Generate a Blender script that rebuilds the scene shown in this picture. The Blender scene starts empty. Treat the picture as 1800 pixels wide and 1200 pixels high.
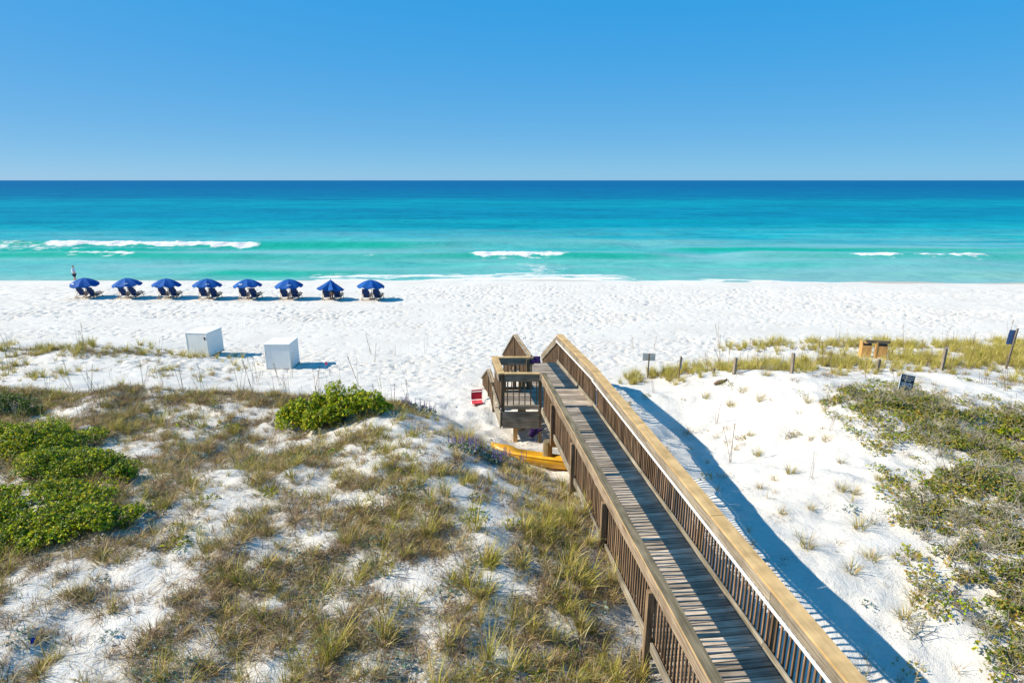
import bpy, bmesh, math, random
import numpy as np
from mathutils import Vector, Matrix, Euler

random.seed(11)
rng = np.random.default_rng(11)
sc = bpy.context.scene
R = math.radians
COL = sc.collection

# ------------------------------------------------------------------ camera
CAM_Z = 9.0
F_PX = 1045.0                      # focal length in pixels of an 1800 px wide frame
PITCH = math.atan(283.0 / F_PX)
cd = bpy.data.cameras.new('camera')
cd.sensor_width = 36.0
cd.lens = 36.0 * F_PX / 1800.0
cd.clip_start = 0.05
cd.clip_end = 90000.0
cam = bpy.data.objects.new('camera', cd)
cam.location = (0, 0, CAM_Z)
cam.rotation_euler = (math.pi / 2 - PITCH, 0, 0)
COL.objects.link(cam)
sc.camera = cam

# ------------------------------------------------------------------ sky, sun, exposure
SUN_EL = 36.5
w = bpy.data.worlds.new('World')
sc.world = w
w.use_nodes = True
nt = w.node_tree
nt.nodes.clear()
sky = nt.nodes.new('ShaderNodeTexSky')
sky.sky_type = 'NISHITA'
sky.sun_disc = False
sky.sun_elevation = R(SUN_EL)
sky.sun_rotation = R(-93)
sky.altitude = 0
sky.air_density = 0.33
sky.dust_density = 0.9
sky.ozone_density = 6.0
# the camera's colour rendering of the sky: deeper blue, little change of brightness with height
sep = nt.nodes.new('ShaderNodeSeparateColor'); sep.mode = 'HSV'
cmb = nt.nodes.new('ShaderNodeCombineColor'); cmb.mode = 'HSV'
def _m(op, a, b_, c_=None):
    n_ = nt.nodes.new('ShaderNodeMath'); n_.operation = op
    nt.links.new(a, n_.inputs[0]); n_.inputs[1].default_value = b_
    if c_ is not None: n_.inputs[2].default_value = c_
    return n_.outputs[0]
SKY_H, SKY_V, SKY_VP = -0.026, 5.3, 0.06
nt.links.new(sky.outputs[0], sep.inputs[0])
nt.links.new(_m('ADD', sep.outputs[0], SKY_H), cmb.inputs[0])
# the blue deepens with height above the hazy horizon, the same all round
tcw = nt.nodes.new('ShaderNodeTexCoord'); szw = nt.nodes.new('ShaderNodeSeparateXYZ'); nt.links.new(tcw.outputs['Generated'], szw.inputs[0])
ex_ = nt.nodes.new('ShaderNodeMath'); ex_.operation = 'EXPONENT'; nt.links.new(_m('MULTIPLY', _m('MAXIMUM', szw.outputs[2], 0.0), -1/0.15), ex_.inputs[0])
hs_ = _m('MULTIPLY_ADD', ex_.outputs[0], -0.26, 1.0)
ml_ = nt.nodes.new('ShaderNodeMath'); ml_.operation = 'MULTIPLY'
nt.links.new(hs_, ml_.inputs[0]); nt.links.new(_m('MULTIPLY_ADD', sep.outputs[1], 0.5, 0.61), ml_.inputs[1])
nt.links.new(_m('MINIMUM', ml_.outputs[0], 0.985), cmb.inputs[1])
nt.links.new(_m('MULTIPLY', _m('POWER', sep.outputs[2], SKY_VP), SKY_V), cmb.inputs[2])
bg = nt.nodes.new('ShaderNodeBackground')
bg.inputs[1].default_value = 0.077
wo = nt.nodes.new('ShaderNodeOutputWorld')
nt.links.new(cmb.outputs[0], bg.inputs[0])
nt.links.new(bg.outputs[0], wo.inputs[0])

sl = bpy.data.lights.new('sun', 'SUN')
sl.energy = 4.5
sl.angle = R(0.53)
sl.color = (1.0, 0.90, 0.74)
so = bpy.data.objects.new('sun', sl)
SUN_AZ = 3.0                       # degrees behind the left-hand side
so.rotation_euler = (0, -R(90 - SUN_EL), R(SUN_AZ))
so.location = (-40, 10, 40)
COL.objects.link(so)

sc.view_settings.view_transform = 'Standard'
sc.view_settings.look = 'None'
sc.view_settings.gamma = 1.0
sc.view_settings.use_curve_mapping = False
sc.view_settings.exposure = 0.85

# ------------------------------------------------------------------ helpers
def px(x, y, z):
    """point of the place seen at photo pixel (x,y) at height z (survey helper)"""
    u = (x - 900) / F_PX; v = (y - 600) / F_PX
    Y = math.cos(PITCH) - v * math.sin(PITCH); Z = -math.sin(PITCH) - v * math.cos(PITCH)
    t = (z - CAM_Z) / Z
    return u * t, Y * t

def project(X, Y, Z):
    dz = Z - CAM_Z
    d = Y * math.cos(PITCH) - dz * math.sin(PITCH)
    up = Y * math.sin(PITCH) + dz * math.cos(PITCH)
    return 900 + F_PX * X / d, 600 - F_PX * up / d

def tag(o, label=None, cat=None, group=None, kind=None):
    if label: o['label'] = label
    if cat: o['category'] = cat
    if group: o['group'] = group
    if kind: o['kind'] = kind
    return o

def link(o, parent=None):
    COL.objects.link(o)
    if parent: o.parent = parent
    return o

def empty(name, loc, rz=0):
    o = bpy.data.objects.new(name, None)
    o.location = loc; o.rotation_euler = (0, 0, rz)
    o.empty_display_size = 0.2
    return link(o)

class MB:
    """collects shapes, builds one mesh"""
    def __init__(s): s.v = []; s.f = []; s.c = []; s.mi = []
    def add(s, vs, fs, col=None, mi=0):
        n = len(s.v); s.v += [tuple(q) for q in vs]
        s.f += [tuple(i + n for i in q) for q in fs]
        s.c += [col or (1, 1, 1)] * len(vs); s.mi += [mi] * len(fs)
    def box(s, lo, hi, M=None, bev=0.0, col=None, mi=0):
        x0, y0, z0 = lo; x1, y1, z1 = hi
        if bev <= 0:
            vs = [(x0,y0,z0),(x1,y0,z0),(x1,y1,z0),(x0,y1,z0),(x0,y0,z1),(x1,y0,z1),(x1,y1,z1),(x0,y1,z1)]
            fs = [(0,3,2,1),(4,5,6,7),(0,1,5,4),(1,2,6,5),(2,3,7,6),(3,0,4,7)]
        else:
            b = bev; vs = []; fs = []
            # 24 vertex chamfered box
            idx = {}
            for sx in (0,1):
                for sy in (0,1):
                    for sz in (0,1):
                        X=(x0,x1)[sx]; Y=(y0,y1)[sy]; Z=(z0,z1)[sz]
                        dx=(b,-b)[sx]; dy=(b,-b)[sy]; dz=(b,-b)[sz]
                        idx[(sx,sy,sz,0)]=len(vs); vs.append((X,Y+dy,Z+dz))
                        idx[(sx,sy,sz,1)]=len(vs); vs.append((X+dx,Y,Z+dz))
                        idx[(sx,sy,sz,2)]=len(vs); vs.append((X+dx,Y+dy,Z))
            g=lambda a,bb,c,k: idx[(a,bb,c,k)]
            for sx in (0,1):
                q=[g(sx,0,0,0),g(sx,1,0,0),g(sx,1,1,0),g(sx,0,1,0)]; fs.append(q if sx else q[::-1])
            for sy in (0,1):
                q=[g(0,sy,0,1),g(0,sy,1,1),g(1,sy,1,1),g(1,sy,0,1)]; fs.append(q if sy else q[::-1])
            for sz in (0,1):
                q=[g(0,0,sz,2),g(1,0,sz,2),g(1,1,sz,2),g(0,1,sz,2)]; fs.append(q if sz else q[::-1])
            for sy in (0,1):
                for sz in (0,1): fs.append([g(0,sy,sz,1),g(1,sy,sz,1),g(1,sy,sz,2),g(0,sy,sz,2)])
            for sx in (0,1):
                for sz in (0,1): fs.append([g(sx,0,sz,0),g(sx,1,sz,0),g(sx,1,sz,2),g(sx,0,sz,2)])
            for sx in (0,1):
                for sy in (0,1): fs.append([g(sx,sy,0,0),g(sx,sy,1,0),g(sx,sy,1,1),g(sx,sy,0,1)])
            for sx in (0,1):
                for sy in (0,1):
                    for sz in (0,1): fs.append([g(sx,sy,sz,0),g(sx,sy,sz,1),g(sx,sy,sz,2)])
        if M is not None: vs = [M @ Vector(q) for q in vs]
        s.add(vs, fs, col, mi)
    def tube(s, pts, rads, n=8, col=None, cap=True, mi=0):
        pts = [Vector(p) for p in pts]
        if not hasattr(rads, '__len__'): rads = [rads] * len(pts)
        vs = []; fs = []
        for i, p in enumerate(pts):
            a = pts[max(i-1,0)]; b = pts[min(i+1,len(pts)-1)]
            d = (b - a).normalized()
            up = Vector((0,0,1)) if abs(d.z) < 0.9 else Vector((1,0,0))
            u = d.cross(up).normalized(); v_ = u.cross(d).normalized()
            for k in range(n):
                t = 2*math.pi*k/n
                vs.append(p + (u*math.cos(t) + v_*math.sin(t))*rads[i])
        for i in range(len(pts)-1):
            for k in range(n):
                fs.append((i*n+k, i*n+(k+1)%n, (i+1)*n+(k+1)%n, (i+1)*n+k))
        if cap:
            fs.append(tuple(range(n))[::-1]); fs.append(tuple((len(pts)-1)*n+k for k in range(n)))
        s.add(vs, fs, col, mi)
    def mesh(s, name, mats, smooth=False, fix=True):
        me = bpy.data.meshes.new(name)
        me.from_pydata(s.v, [], s.f)
        for m in (mats if isinstance(mats, (list, tuple)) else [mats]): me.materials.append(m)
        me.polygons.foreach_set('material_index', s.mi)
        if any(c != (1,1,1) for c in s.c):
            ca = me.color_attributes.new('Col', 'FLOAT_COLOR', 'POINT')
            arr = np.ones((len(s.v), 4), np.float32); arr[:, :3] = s.c
            ca.data.foreach_set('color', arr.ravel())
        if fix:
            bm = bmesh.new(); bm.from_mesh(me); bmesh.ops.recalc_face_normals(bm, faces=bm.faces); bm.to_mesh(me); bm.free()
        if smooth: me.polygons.foreach_set('use_smooth', [True]*len(me.polygons))
        me.update()
        return me
    def build(s, name, mats, parent=None, smooth=False, loc=None, rot=None, fix=True):
        o = bpy.data.objects.new(name, s.mesh(name, mats, smooth, fix))
        if loc is not None: o.location = loc
        if rot is not None: o.rotation_euler = rot
        return link(o, parent)

def inst(name, me, parent=None, loc=(0,0,0), rot=(0,0,0), scale=(1,1,1)):
    o = bpy.data.objects.new(name, me)
    o.location = loc; o.rotation_euler = rot; o.scale = scale
    return link(o, parent)

def copy_tree(o, parent=None):
    c = o.copy(); COL.objects.link(c); c.parent = parent
    for ch in o.children: copy_tree(ch, c)
    return c

# numpy value noise
_perm = np.random.default_rng(5).random((256, 256))
def vnoise(x, y):
    xi = np.floor(x).astype(int); yi = np.floor(y).astype(int)
    fx = x - xi; fy = y - yi
    fx = fx*fx*(3-2*fx); fy = fy*fy*(3-2*fy)
    a = _perm[xi & 255, yi & 255]; b = _perm[(xi+1) & 255, yi & 255]
    c = _perm[xi & 255, (yi+1) & 255]; d = _perm[(xi+1) & 255, (yi+1) & 255]
    return (a*(1-fx)+b*fx)*(1-fy) + (c*(1-fx)+d*fx)*fy
def fbm(x, y, o=4):
    s = 0; a = 1; t = 0
    for i in range(o):
        s = s + a*vnoise(x*2**i + 17.3*i, y*2**i + 9.1*i); t += a; a *= 0.5
    return s/t

# ------------------------------------------------------------------ materials
def mat(name):
    m = bpy.data.materials.new(name); m.use_nodes = True
    t = m.node_tree; b = t.nodes['Principled BSDF']
    return m, t, b
def nd(t, typ, **kw):
    n = t.nodes.new(typ)
    for k, v in kw.items(): setattr(n, k, v)
    return n
def ramp(t, stops):
    n = t.nodes.new('ShaderNodeValToRGB')
    e = n.color_ramp.elements
    while len(e) < len(stops): e.new(0.5)
    for q, (p, c) in zip(e, stops): q.position = p; q.color = (*c, 1)
    return n

def wood(name, c0, c1, rough=0.85, axis=0, grain=30, rnd=0.35, dirt=None, bump=0.25):
    """weathered timber: grain runs along local axis; each piece differs a little"""
    m, t, b = mat(name)
    tc = nd(t, 'ShaderNodeTexCoord'); oi = nd(t, 'ShaderNodeObjectInfo')
    mp = nd(t, 'ShaderNodeMapping')
    c0 = tuple(x*0.76 for x in c0); c1 = tuple(x*0.76 for x in c1)
    scl = [grain]*3; scl[axis] = 1.6
    mp.inputs['Scale'].default_value = scl
    ad = nd(t, 'ShaderNodeVectorMath', operation='MULTIPLY_ADD')
    ad.inputs[1].default_value = (1,1,1)
    cx = nd(t, 'ShaderNodeCombineXYZ')
    mu = nd(t, 'ShaderNodeMath', operation='MULTIPLY'); mu.inputs[1].default_value = 37.0
    t.links.new(oi.outputs['Random'], mu.inputs[0])
    for i in range(3): t.links.new(mu.outputs[0], cx.inputs[i])
    t.links.new(tc.outputs['Object'], ad.inputs[0]); t.links.new(cx.outputs[0], ad.inputs[2])
    t.links.new(ad.outputs[0], mp.inputs[0])
    n1 = nd(t, 'ShaderNodeTexNoise'); n1.inputs['Scale'].default_value = 1.0; n1.inputs['Detail'].default_value = 5
    t.links.new(mp.outputs[0], n1.inputs['Vector'])
    rp = ramp(t, [(0.3, c0), (0.68, c1)])
    t.links.new(n1.outputs[0], rp.inputs[0])
    n2 = nd(t, 'ShaderNodeTexNoise'); n2.inputs['Scale'].default_value = 3.5; n2.inputs['Detail'].default_value = 3
    t.links.new(ad.outputs[0], n2.inputs['Vector'])
    mx = nd(t, 'ShaderNodeMix', data_type='RGBA', blend_type='MULTIPLY')
    rp2 = ramp(t, [(0.3, (0.72, 0.70, 0.66)), (0.65, (1.08, 1.05, 1.0))])
    t.links.new(n2.outputs[0], rp2.inputs[0])
    mx.inputs[0].default_value = 1.0
    t.links.new(rp.outputs[0], mx.inputs[6]); t.links.new(rp2.outputs[0], mx.inputs[7])
    hs = nd(t, 'ShaderNodeHueSaturation')
    mr = nd(t, 'ShaderNodeMapRange'); mr.inputs[3].default_value = 1-rnd; mr.inputs[4].default_value = 1+rnd*0.6
    t.links.new(oi.outputs['Random'], mr.inputs[0]); t.links.new(mr.outputs[0], hs.inputs['Value'])
    t.links.new(mx.outputs[2], hs.inputs['Color'])
    t.links.new(hs.outputs[0], b.inputs['Base Color'])
    b.inputs['Roughness'].default_value = rough
    b.inputs['Specular IOR Level'].default_value = 0.25
    bp = nd(t, 'ShaderNodeBump'); bp.inputs['Strength'].default_value = bump; bp.inputs['Distance'].default_value = 0.01
    t.links.new(n1.outputs[0], bp.inputs['Height']); t.links.new(bp.outputs[0], b.inputs['Normal'])
    return m

def plain(name, c, rough=0.6, var=0.15, scale=8, spec=0.4, metal=0):
    m, t, b = mat(name)
    n = nd(t, 'ShaderNodeTexNoise'); n.inputs['Scale'].default_value = scale; n.inputs['Detail'].default_value = 4
    tc = nd(t, 'ShaderNodeTexCoord'); t.links.new(tc.outputs['Object'], n.inputs['Vector'])
    c = tuple(min(0.8, x*0.78) for x in c)
    r_ = ramp(t, [(0.3, tuple(x*(1-var) for x in c)), (0.7, tuple(min(1, x*(1+var)) for x in c))])
    t.links.new(n.outputs[0], r_.inputs[0]); t.links.new(r_.outputs[0], b.inputs['Base Color'])
    b.inputs['Roughness'].default_value = rough; b.inputs['Specular IOR Level'].default_value = spec
    b.inputs['Metallic'].default_value = metal
    return m

def foliage(name, transl=0.35, rough=0.55, val=1.0, sat=1.0):
    """blade and leaf colour comes from the 'Col' attribute"""
    m, t, b = mat(name)
    out = t.nodes['Material Output']
    at = nd(t, 'ShaderNodeAttribute', attribute_name='Col')
    hs = nd(t, 'ShaderNodeHueSaturation'); hs.inputs['Value'].default_value = val; hs.inputs['Saturation'].default_value = sat
    t.links.new(at.outputs['Color'], hs.inputs['Color'])
    t.links.new(hs.outputs[0], b.inputs['Base Color'])
    b.inputs['Roughness'].default_value = rough; b.inputs['Specular IOR Level'].default_value = 0.25
    tr = nd(t, 'ShaderNodeBsdfTranslucent'); t.links.new(hs.outputs[0], tr.inputs[0])
    ms = nd(t, 'ShaderNodeMixShader'); ms.inputs[0].default_value = transl
    t.links.new(b.outputs[0], ms.inputs[1]); t.links.new(tr.outputs[0], ms.inputs[2]); t.links.new(ms.outputs[0], out.inputs[0])
    return m

M = {}
M['plank'] = wood('weathered_deck_plank', (0.30,0.235,0.175), (0.80,0.69,0.57), axis=0, grain=45, rnd=0.4, bump=0.4)
M['new_cap'] = wood('fresh_pine_cap', (0.58,0.39,0.17), (0.74,0.53,0.27), axis=1, grain=14, rnd=0.07, bump=0.06)
M['old_cap'] = wood('grey_green_cap', (0.13,0.11,0.065), (0.30,0.255,0.17), axis=1, grain=30, rnd=0.1, bump=0.3)
M['cap_edge'] = wood('sunlit_pine_edge', (0.50,0.34,0.16), (0.66,0.48,0.27), axis=1, grain=18, rnd=0.1, bump=0.1)  # pale pine with the sun on the cap's edge put into its colour
M['rail_board'] = wood('grey_rail_board', (0.17,0.14,0.10), (0.45,0.40,0.32), axis=1, grain=40, rnd=0.2, bump=0.4)
M['brown_board'] = wood('brown_rail_board', (0.17,0.12,0.08), (0.48,0.39,0.29), axis=1, grain=40, rnd=0.2, bump=0.4)
M['lichen_board'] = wood('lichened_stringer', (0.18,0.15,0.10), (0.46,0.42,0.34), axis=1, grain=22, rnd=0.2, bump=0.4)
M['baluster'] = wood('brown_baluster', (0.13,0.08,0.048), (0.46,0.30,0.18), axis=2, grain=40, rnd=0.5, bump=0.3)
M['post'] = wood('rail_post', (0.13,0.085,0.05), (0.36,0.26,0.16), axis=2, grain=30, rnd=0.25, bump=0.3)
M['piling'] = wood('round_piling', (0.19,0.16,0.09), (0.36,0.31,0.19), axis=2, grain=18, rnd=0.2, bump=0.4)
M['fence_post'] = wood('grey_fence_post', (0.16,0.13,0.10), (0.36,0.31,0.25), axis=2, grain=30, rnd=0.25, bump=0.3)
M['chair_wood'] = wood('oiled_chair_wood', (0.50,0.33,0.18), (0.68,0.50,0.31), axis=1, grain=20, rnd=0.1)
M['bin_wood'] = wood('cedar_boards', (0.62,0.34,0.11), (0.84,0.50,0.19), axis=2, grain=20, rnd=0.12)
M['bin_roof'] = wood('dark_roof_board', (0.10,0.08,0.06), (0.22,0.18,0.13), axis=0, grain=25, rnd=0.1)
M['driftwood'] = wood('driftwood', (0.16,0.10,0.07), (0.40,0.30,0.23), axis=0, grain=20, rnd=0.1)
M['white_bar'] = plain('white_handrail_paint', (0.80,0.80,0.78), 0.4, 0.04)
M['navy'] = plain('navy_sling_fabric', (0.012,0.045,0.17), 0.8, 0.2, 20, 0.2)
M['grey_sign'] = plain('sign_back_aluminium', (0.62,0.63,0.58), 0.5, 0.08, 12, 0.5)
M['blue_sign'] = plain('blue_sign_back', (0.05,0.13,0.30), 0.5, 0.1)
M['pale_sign'] = plain('pale_sign_face', (0.50,0.56,0.60), 0.5, 0.05)
M['dark_sign'] = plain('dark_board_face', (0.008,0.012,0.02), 0.45, 0.1)
M['sign_blue_panel'] = plain('blue_print_panel', (0.03,0.10,0.20), 0.45, 0.1)
M['sign_print'] = plain('pale_print', (0.35,0.45,0.55), 0.6, 0.05)
M['box_white'] = plain('weathered_white_paint', (0.95,0.97,0.93), 0.55, 0.05, 3)
M['box_lid'] = plain('lid_white_paint', (0.92,0.94,0.90), 0.5, 0.04, 3)
M['latch'] = plain('rusty_latch', (0.10,0.05,0.04), 0.7, 0.3)
M['red'] = plain('red_chair_fabric', (0.62,0.02,0.04), 0.7, 0.1)
M['pink_red'] = plain('pink_red_fabric', (0.75,0.07,0.09), 0.7, 0.1)
M['white_metal'] = plain('white_tube', (0.8,0.8,0.8), 0.35, 0.03)
M['purple'] = plain('purple_towel', (0.045,0.022,0.10), 0.9, 0.25, 20, 0.1)
M['lettering'] = plain('white_lettering', (0.75,0.78,0.85), 0.7, 0.02)
M['skin'] = plain('skin', (0.60,0.36,0.26), 0.6, 0.08)
M['tan_skin'] = plain('tan_skin', (0.22,0.11,0.07), 0.6, 0.08)
M['hair'] = plain('light_brown_hair', (0.30,0.16,0.07), 0.8, 0.2, 30)
M['dark_hair'] = plain('dark_hair', (0.04,0.025,0.02), 0.8, 0.2, 30)
M['shirt'] = plain('white_shirt', (0.95,0.96,1.0), 0.8, 0.04)
M['blue_shirt'] = plain('blue_shirt', (0.02,0.06,0.22), 0.8, 0.1)
M['shorts'] = plain('navy_shorts', (0.015,0.02,0.06), 0.8, 0.2)
M['pink'] = plain('pink_flag', (0.85,0.10,0.22), 0.7, 0.05)
M['blue_scrap'] = plain('blue_plastic', (0.01,0.03,0.35), 0.4, 0.1)
M['rope'] = plain('pale_rope', (0.5,0.48,0.42), 0.9, 0.1)

# yellow plastic hull, scuffed
m, t, b = mat('yellow_plastic_hull')
tc = nd(t, 'ShaderNodeTexCoord')
n = nd(t, 'ShaderNodeTexNoise'); n.inputs['Scale'].default_value = 4; n.inputs['Detail'].default_value = 6
t.links.new(tc.outputs['Object'], n.inputs['Vector'])
r_ = ramp(t, [(0.35, (0.60,0.27,0.004)), (0.6, (0.74,0.36,0.008)), (0.75, (0.78,0.44,0.06))])
t.links.new(n.outputs[0], r_.inputs[0]); t.links.new(r_.outputs[0], b.inputs['Base Color'])
b.inputs['Roughness'].default_value = 0.38
M['hull'] = m

# umbrella canvas: tone differs from gore to gore by its own light, cloth weave bump
m, t, b = mat('blue_canvas')
n = nd(t, 'ShaderNodeTexNoise'); n.inputs['Scale'].default_value = 6; n.inputs['Detail'].default_value = 3
tc = nd(t, 'ShaderNodeTexCoord'); t.links.new(tc.outputs['Object'], n.inputs['Vector'])
r_ = ramp(t, [(0.3, (0.002,0.062,0.26)), (0.7, (0.004,0.092,0.34))])
t.links.new(n.outputs[0], r_.inputs[0]); t.links.new(r_.outputs[0], b.inputs['Base Color'])
b.inputs['Roughness'].default_value = 0.75; b.inputs['Specular IOR Level'].default_value = 0.2
M['canvas'] = m

# sand
m, t, b = mat('white_quartz_sand')
geo = nd(t, 'ShaderNodeNewGeometry')
n1 = nd(t, 'ShaderNodeTexNoise'); n1.inputs['Scale'].default_value = 0.35; n1.inputs['Detail'].default_value = 6
n2 = nd(t, 'ShaderNodeTexNoise'); n2.inputs['Scale'].default_value = 9.0; n2.inputs['Detail'].default_value = 8; n2.inputs['Roughness'].default_value = 0.7
n3 = nd(t, 'ShaderNodeTexNoise'); n3.inputs['Scale'].default_value = 60.0; n3.inputs['Detail'].default_value = 3
for q in (n1, n2, n3): t.links.new(geo.outputs['Position'], q.inputs['Vector'])
r_ = ramp(t, [(0.3, (0.575,0.55,0.505)), (0.7, (0.65,0.627,0.58))])
t.links.new(n1.outputs[0], r_.inputs[0])
r2 = ramp(t, [(0.34, (0.80,0.78,0.75)), (0.5, (1,1,1))])
t.links.new(n2.outputs[0], r2.inputs[0])
mx = nd(t, 'ShaderNodeMix', data_type='RGBA', blend_type='MULTIPLY'); mx.inputs[0].default_value = 0.5
t.links.new(r_.outputs[0], mx.inputs[6]); t.links.new(r2.outputs[0], mx.inputs[7])
# plant litter on the dune and wet sand by the water, both from attributes of the ground
al = nd(t, 'ShaderNodeAttribute', attribute_name='litter')
aw = nd(t, 'ShaderNodeAttribute', attribute_name='wet')
n4 = nd(t, 'ShaderNodeTexNoise'); n4.inputs['Scale'].default_value = 22.0; n4.inputs['Detail'].default_value = 6; n4.inputs['Roughness'].default_value = 0.75
t.links.new(geo.outputs['Position'], n4.inputs['Vector'])
lm = nd(t, 'ShaderNodeMath', operation='MULTIPLY_ADD'); lm.inputs[1].default_value = 0.30; 
t.links.new(al.outputs['Fac'], lm.inputs[0]); t.links.new(n4.outputs[0], lm.inputs[2])
lr = ramp(t, [(0.62, (0,0,0)), (0.74, (1,1,1))]); t.links.new(lm.outputs[0], lr.inputs[0])
m2 = nd(t, 'ShaderNodeMix', data_type='RGBA'); m2.inputs[7].default_value = (0.13,0.095,0.06,1)
lg = nd(t, 'ShaderNodeMath', operation='MULTIPLY'); lg.inputs[1].default_value = 0.85
t.links.new(lr.outputs[0], lg.inputs[0]); t.links.new(lg.outputs[0], m2.inputs[0]); t.links.new(mx.outputs[2], m2.inputs[6])
m3 = nd(t, 'ShaderNodeMix', data_type='RGBA'); m3.inputs[7].default_value = (0.40,0.375,0.33,1)
t.links.new(aw.outputs['Fac'], m3.inputs[0]); t.links.new(m2.outputs[2], m3.inputs[6])
t.links.new(m3.outputs[2], b.inputs['Base Color'])
b.inputs['Roughness'].default_value = 0.95; b.inputs['Specular IOR Level'].default_value = 0.15
ab = nd(t, 'ShaderNodeMath', operation='MULTIPLY_ADD'); ab.inputs[1].default_value = 0.25
t.links.new(n3.outputs[0], ab.inputs[0]); t.links.new(n2.outputs[0], ab.inputs[2])
bp = nd(t, 'ShaderNodeBump'); bp.inputs['Strength'].default_value = 0.75; bp.inputs['Distance'].default_value = 0.06
t.links.new(ab.outputs[0], bp.inputs['Height']); t.links.new(bp.outputs[0], b.inputs['Normal'])
M['sand'] = m

# sea: body colour follows the depth of the water, foam from an attribute broken up by noise
m, t, b = mat('gulf_water')
out = t.nodes['Material Output']
geo = nd(t, 'ShaderNodeNewGeometry'); sp = nd(t, 'ShaderNodeSeparateXYZ'); t.links.new(geo.outputs['Position'], sp.inputs[0])
lg = nd(t, 'ShaderNodeMath', operation='LOGARITHM'); lg.inputs[1].default_value = 10; t.links.new(sp.outputs['Y'], lg.inputs[0])
mpv = nd(t, 'ShaderNodeMapping'); mpv.inputs['Scale'].default_value = (0.012, 0.055, 0.1); t.links.new(geo.outputs['Position'], mpv.inputs[0])
nw = nd(t, 'ShaderNodeTexNoise'); nw.inputs['Scale'].default_value = 1.0; nw.inputs['Detail'].default_value = 5; t.links.new(mpv.outputs[0], nw.inputs['Vector'])
wob = nd(t, 'ShaderNodeMath', operation='MULTIPLY_ADD'); wob.inputs[1].default_value = 0.34; 
t.links.new(nw.outputs[0], wob.inputs[0]); t.links.new(lg.outputs[0], wob.inputs[2])
mr = nd(t, 'ShaderNodeMapRange'); mr.inputs[1].default_value = 1.70+0.17; mr.inputs[2].default_value = 3.30+0.17
t.links.new(wob.outputs[0], mr.inputs[0])
def lp(Y): return (math.log10(Y) - 1.70) / 1.60
rs = ramp(t, [(lp(58), (0.20,0.37,0.33)), (lp(66), (0.085,0.36,0.325)), (lp(85), (0.035,0.325,0.325)), (lp(112), (0.008,0.27,0.335)),
              (lp(150), (0.001,0.210,0.292)), (lp(200), (0.001,0.168,0.272)), (lp(285), (0.001,0.210,0.292)), (lp(400), (0.001,0.128,0.246)), (lp(1100), (0.001,0.098,0.230))])
t.links.new(mr.outputs[0], rs.inputs[0])
# swell shading: fine streaks of ripple
acc = None
for (kx, ky, off, amp) in ((0.42,0.62,0,1.0),(0.11,0.17,9,1.0),(0.028,0.045,17,1.0)):
    mp2 = nd(t, 'ShaderNodeMapping'); mp2.inputs['Scale'].default_value = (kx, ky, 0.3); mp2.inputs['Location'].default_value = (off, off*0.7, 0); t.links.new(geo.outputs['Position'], mp2.inputs[0])
    nr = nd(t, 'ShaderNodeTexNoise'); nr.inputs['Scale'].default_value = 1.0; nr.inputs['Detail'].default_value = 5; nr.inputs['Roughness'].default_value = 0.7
    t.links.new(mp2.outputs[0], nr.inputs['Vector'])
    if acc is None: acc = nr.outputs[0]
    else:
        q = nd(t, 'ShaderNodeMath', operation='ADD'); t.links.new(acc, q.inputs[0]); t.links.new(nr.outputs[0], q.inputs[1]); acc = q.outputs[0]
rr = ramp(t, [(0.38, (0.42,0.62,0.70)), (0.5, (1,1,1)), (0.62, (1.7,1.30,1.22))])
dv = nd(t, 'ShaderNodeMath', operation='DIVIDE'); dv.inputs[1].default_value = 3.0; t.links.new(acc, dv.inputs[0]); t.links.new(dv.outputs[0], rr.inputs[0])
mxs = nd(t, 'ShaderNodeMix', data_type='RGBA', blend_type='MULTIPLY'); mxs.inputs[0].default_value = 0.9
t.links.new(rs.outputs[0], mxs.inputs[6]); t.links.new(rr.outputs[0], mxs.inputs[7])
agn = nd(t, 'ShaderNodeAttribute', attribute_name='face')
mxg = nd(t, 'ShaderNodeMix', data_type='RGBA'); mxg.inputs[7].default_value = (0.004,0.30,0.215,1)
# pale stretches near the shore: sky reflection on flat water, put into the colour
mpm = nd(t, 'ShaderNodeMapping'); mpm.inputs['Scale'].default_value = (0.025, 0.13, 0.1); mpm.inputs['Location'].default_value = (4.3, 1.7, 0); t.links.new(geo.outputs['Position'], mpm.inputs[0])
nmk = nd(t, 'ShaderNodeTexNoise'); nmk.inputs['Scale'].default_value = 1.0; nmk.inputs['Detail'].default_value = 6; nmk.inputs['Roughness'].default_value = 0.6; t.links.new(mpm.outputs[0], nmk.inputs['Vector'])
rmk = ramp(t, [(0.38, (0,0,0)), (0.60, (1,1,1))]); t.links.new(nmk.outputs[0], rmk.inputs[0])
ymk = nd(t, 'ShaderNodeMapRange'); ymk.inputs[1].default_value = 135; ymk.inputs[2].default_value = 88; ymk.inputs[4].default_value = 0.85; t.links.new(sp.outputs['Y'], ymk.inputs[0])
fmk = nd(t, 'ShaderNodeMath', operation='MULTIPLY'); t.links.new(rmk.outputs[0], fmk.inputs[0]); t.links.new(ymk.outputs[0], fmk.inputs[1])
mxm = nd(t, 'ShaderNodeMix', data_type='RGBA'); mxm.inputs[7].default_value = (0.17,0.37,0.395,1)
t.links.new(fmk.outputs[0], mxm.inputs[0]); t.links.new(mxs.outputs[2], mxm.inputs[6])
t.links.new(agn.outputs['Fac'], mxg.inputs[0]); t.links.new(mxm.outputs[2], mxg.inputs[6])
af = nd(t, 'ShaderNodeAttribute', attribute_name='foam')
mp3 = nd(t, 'ShaderNodeMapping'); mp3.inputs['Scale'].default_value = (0.45, 0.9, 0.9); t.links.new(geo.outputs['Position'], mp3.inputs[0])
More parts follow.
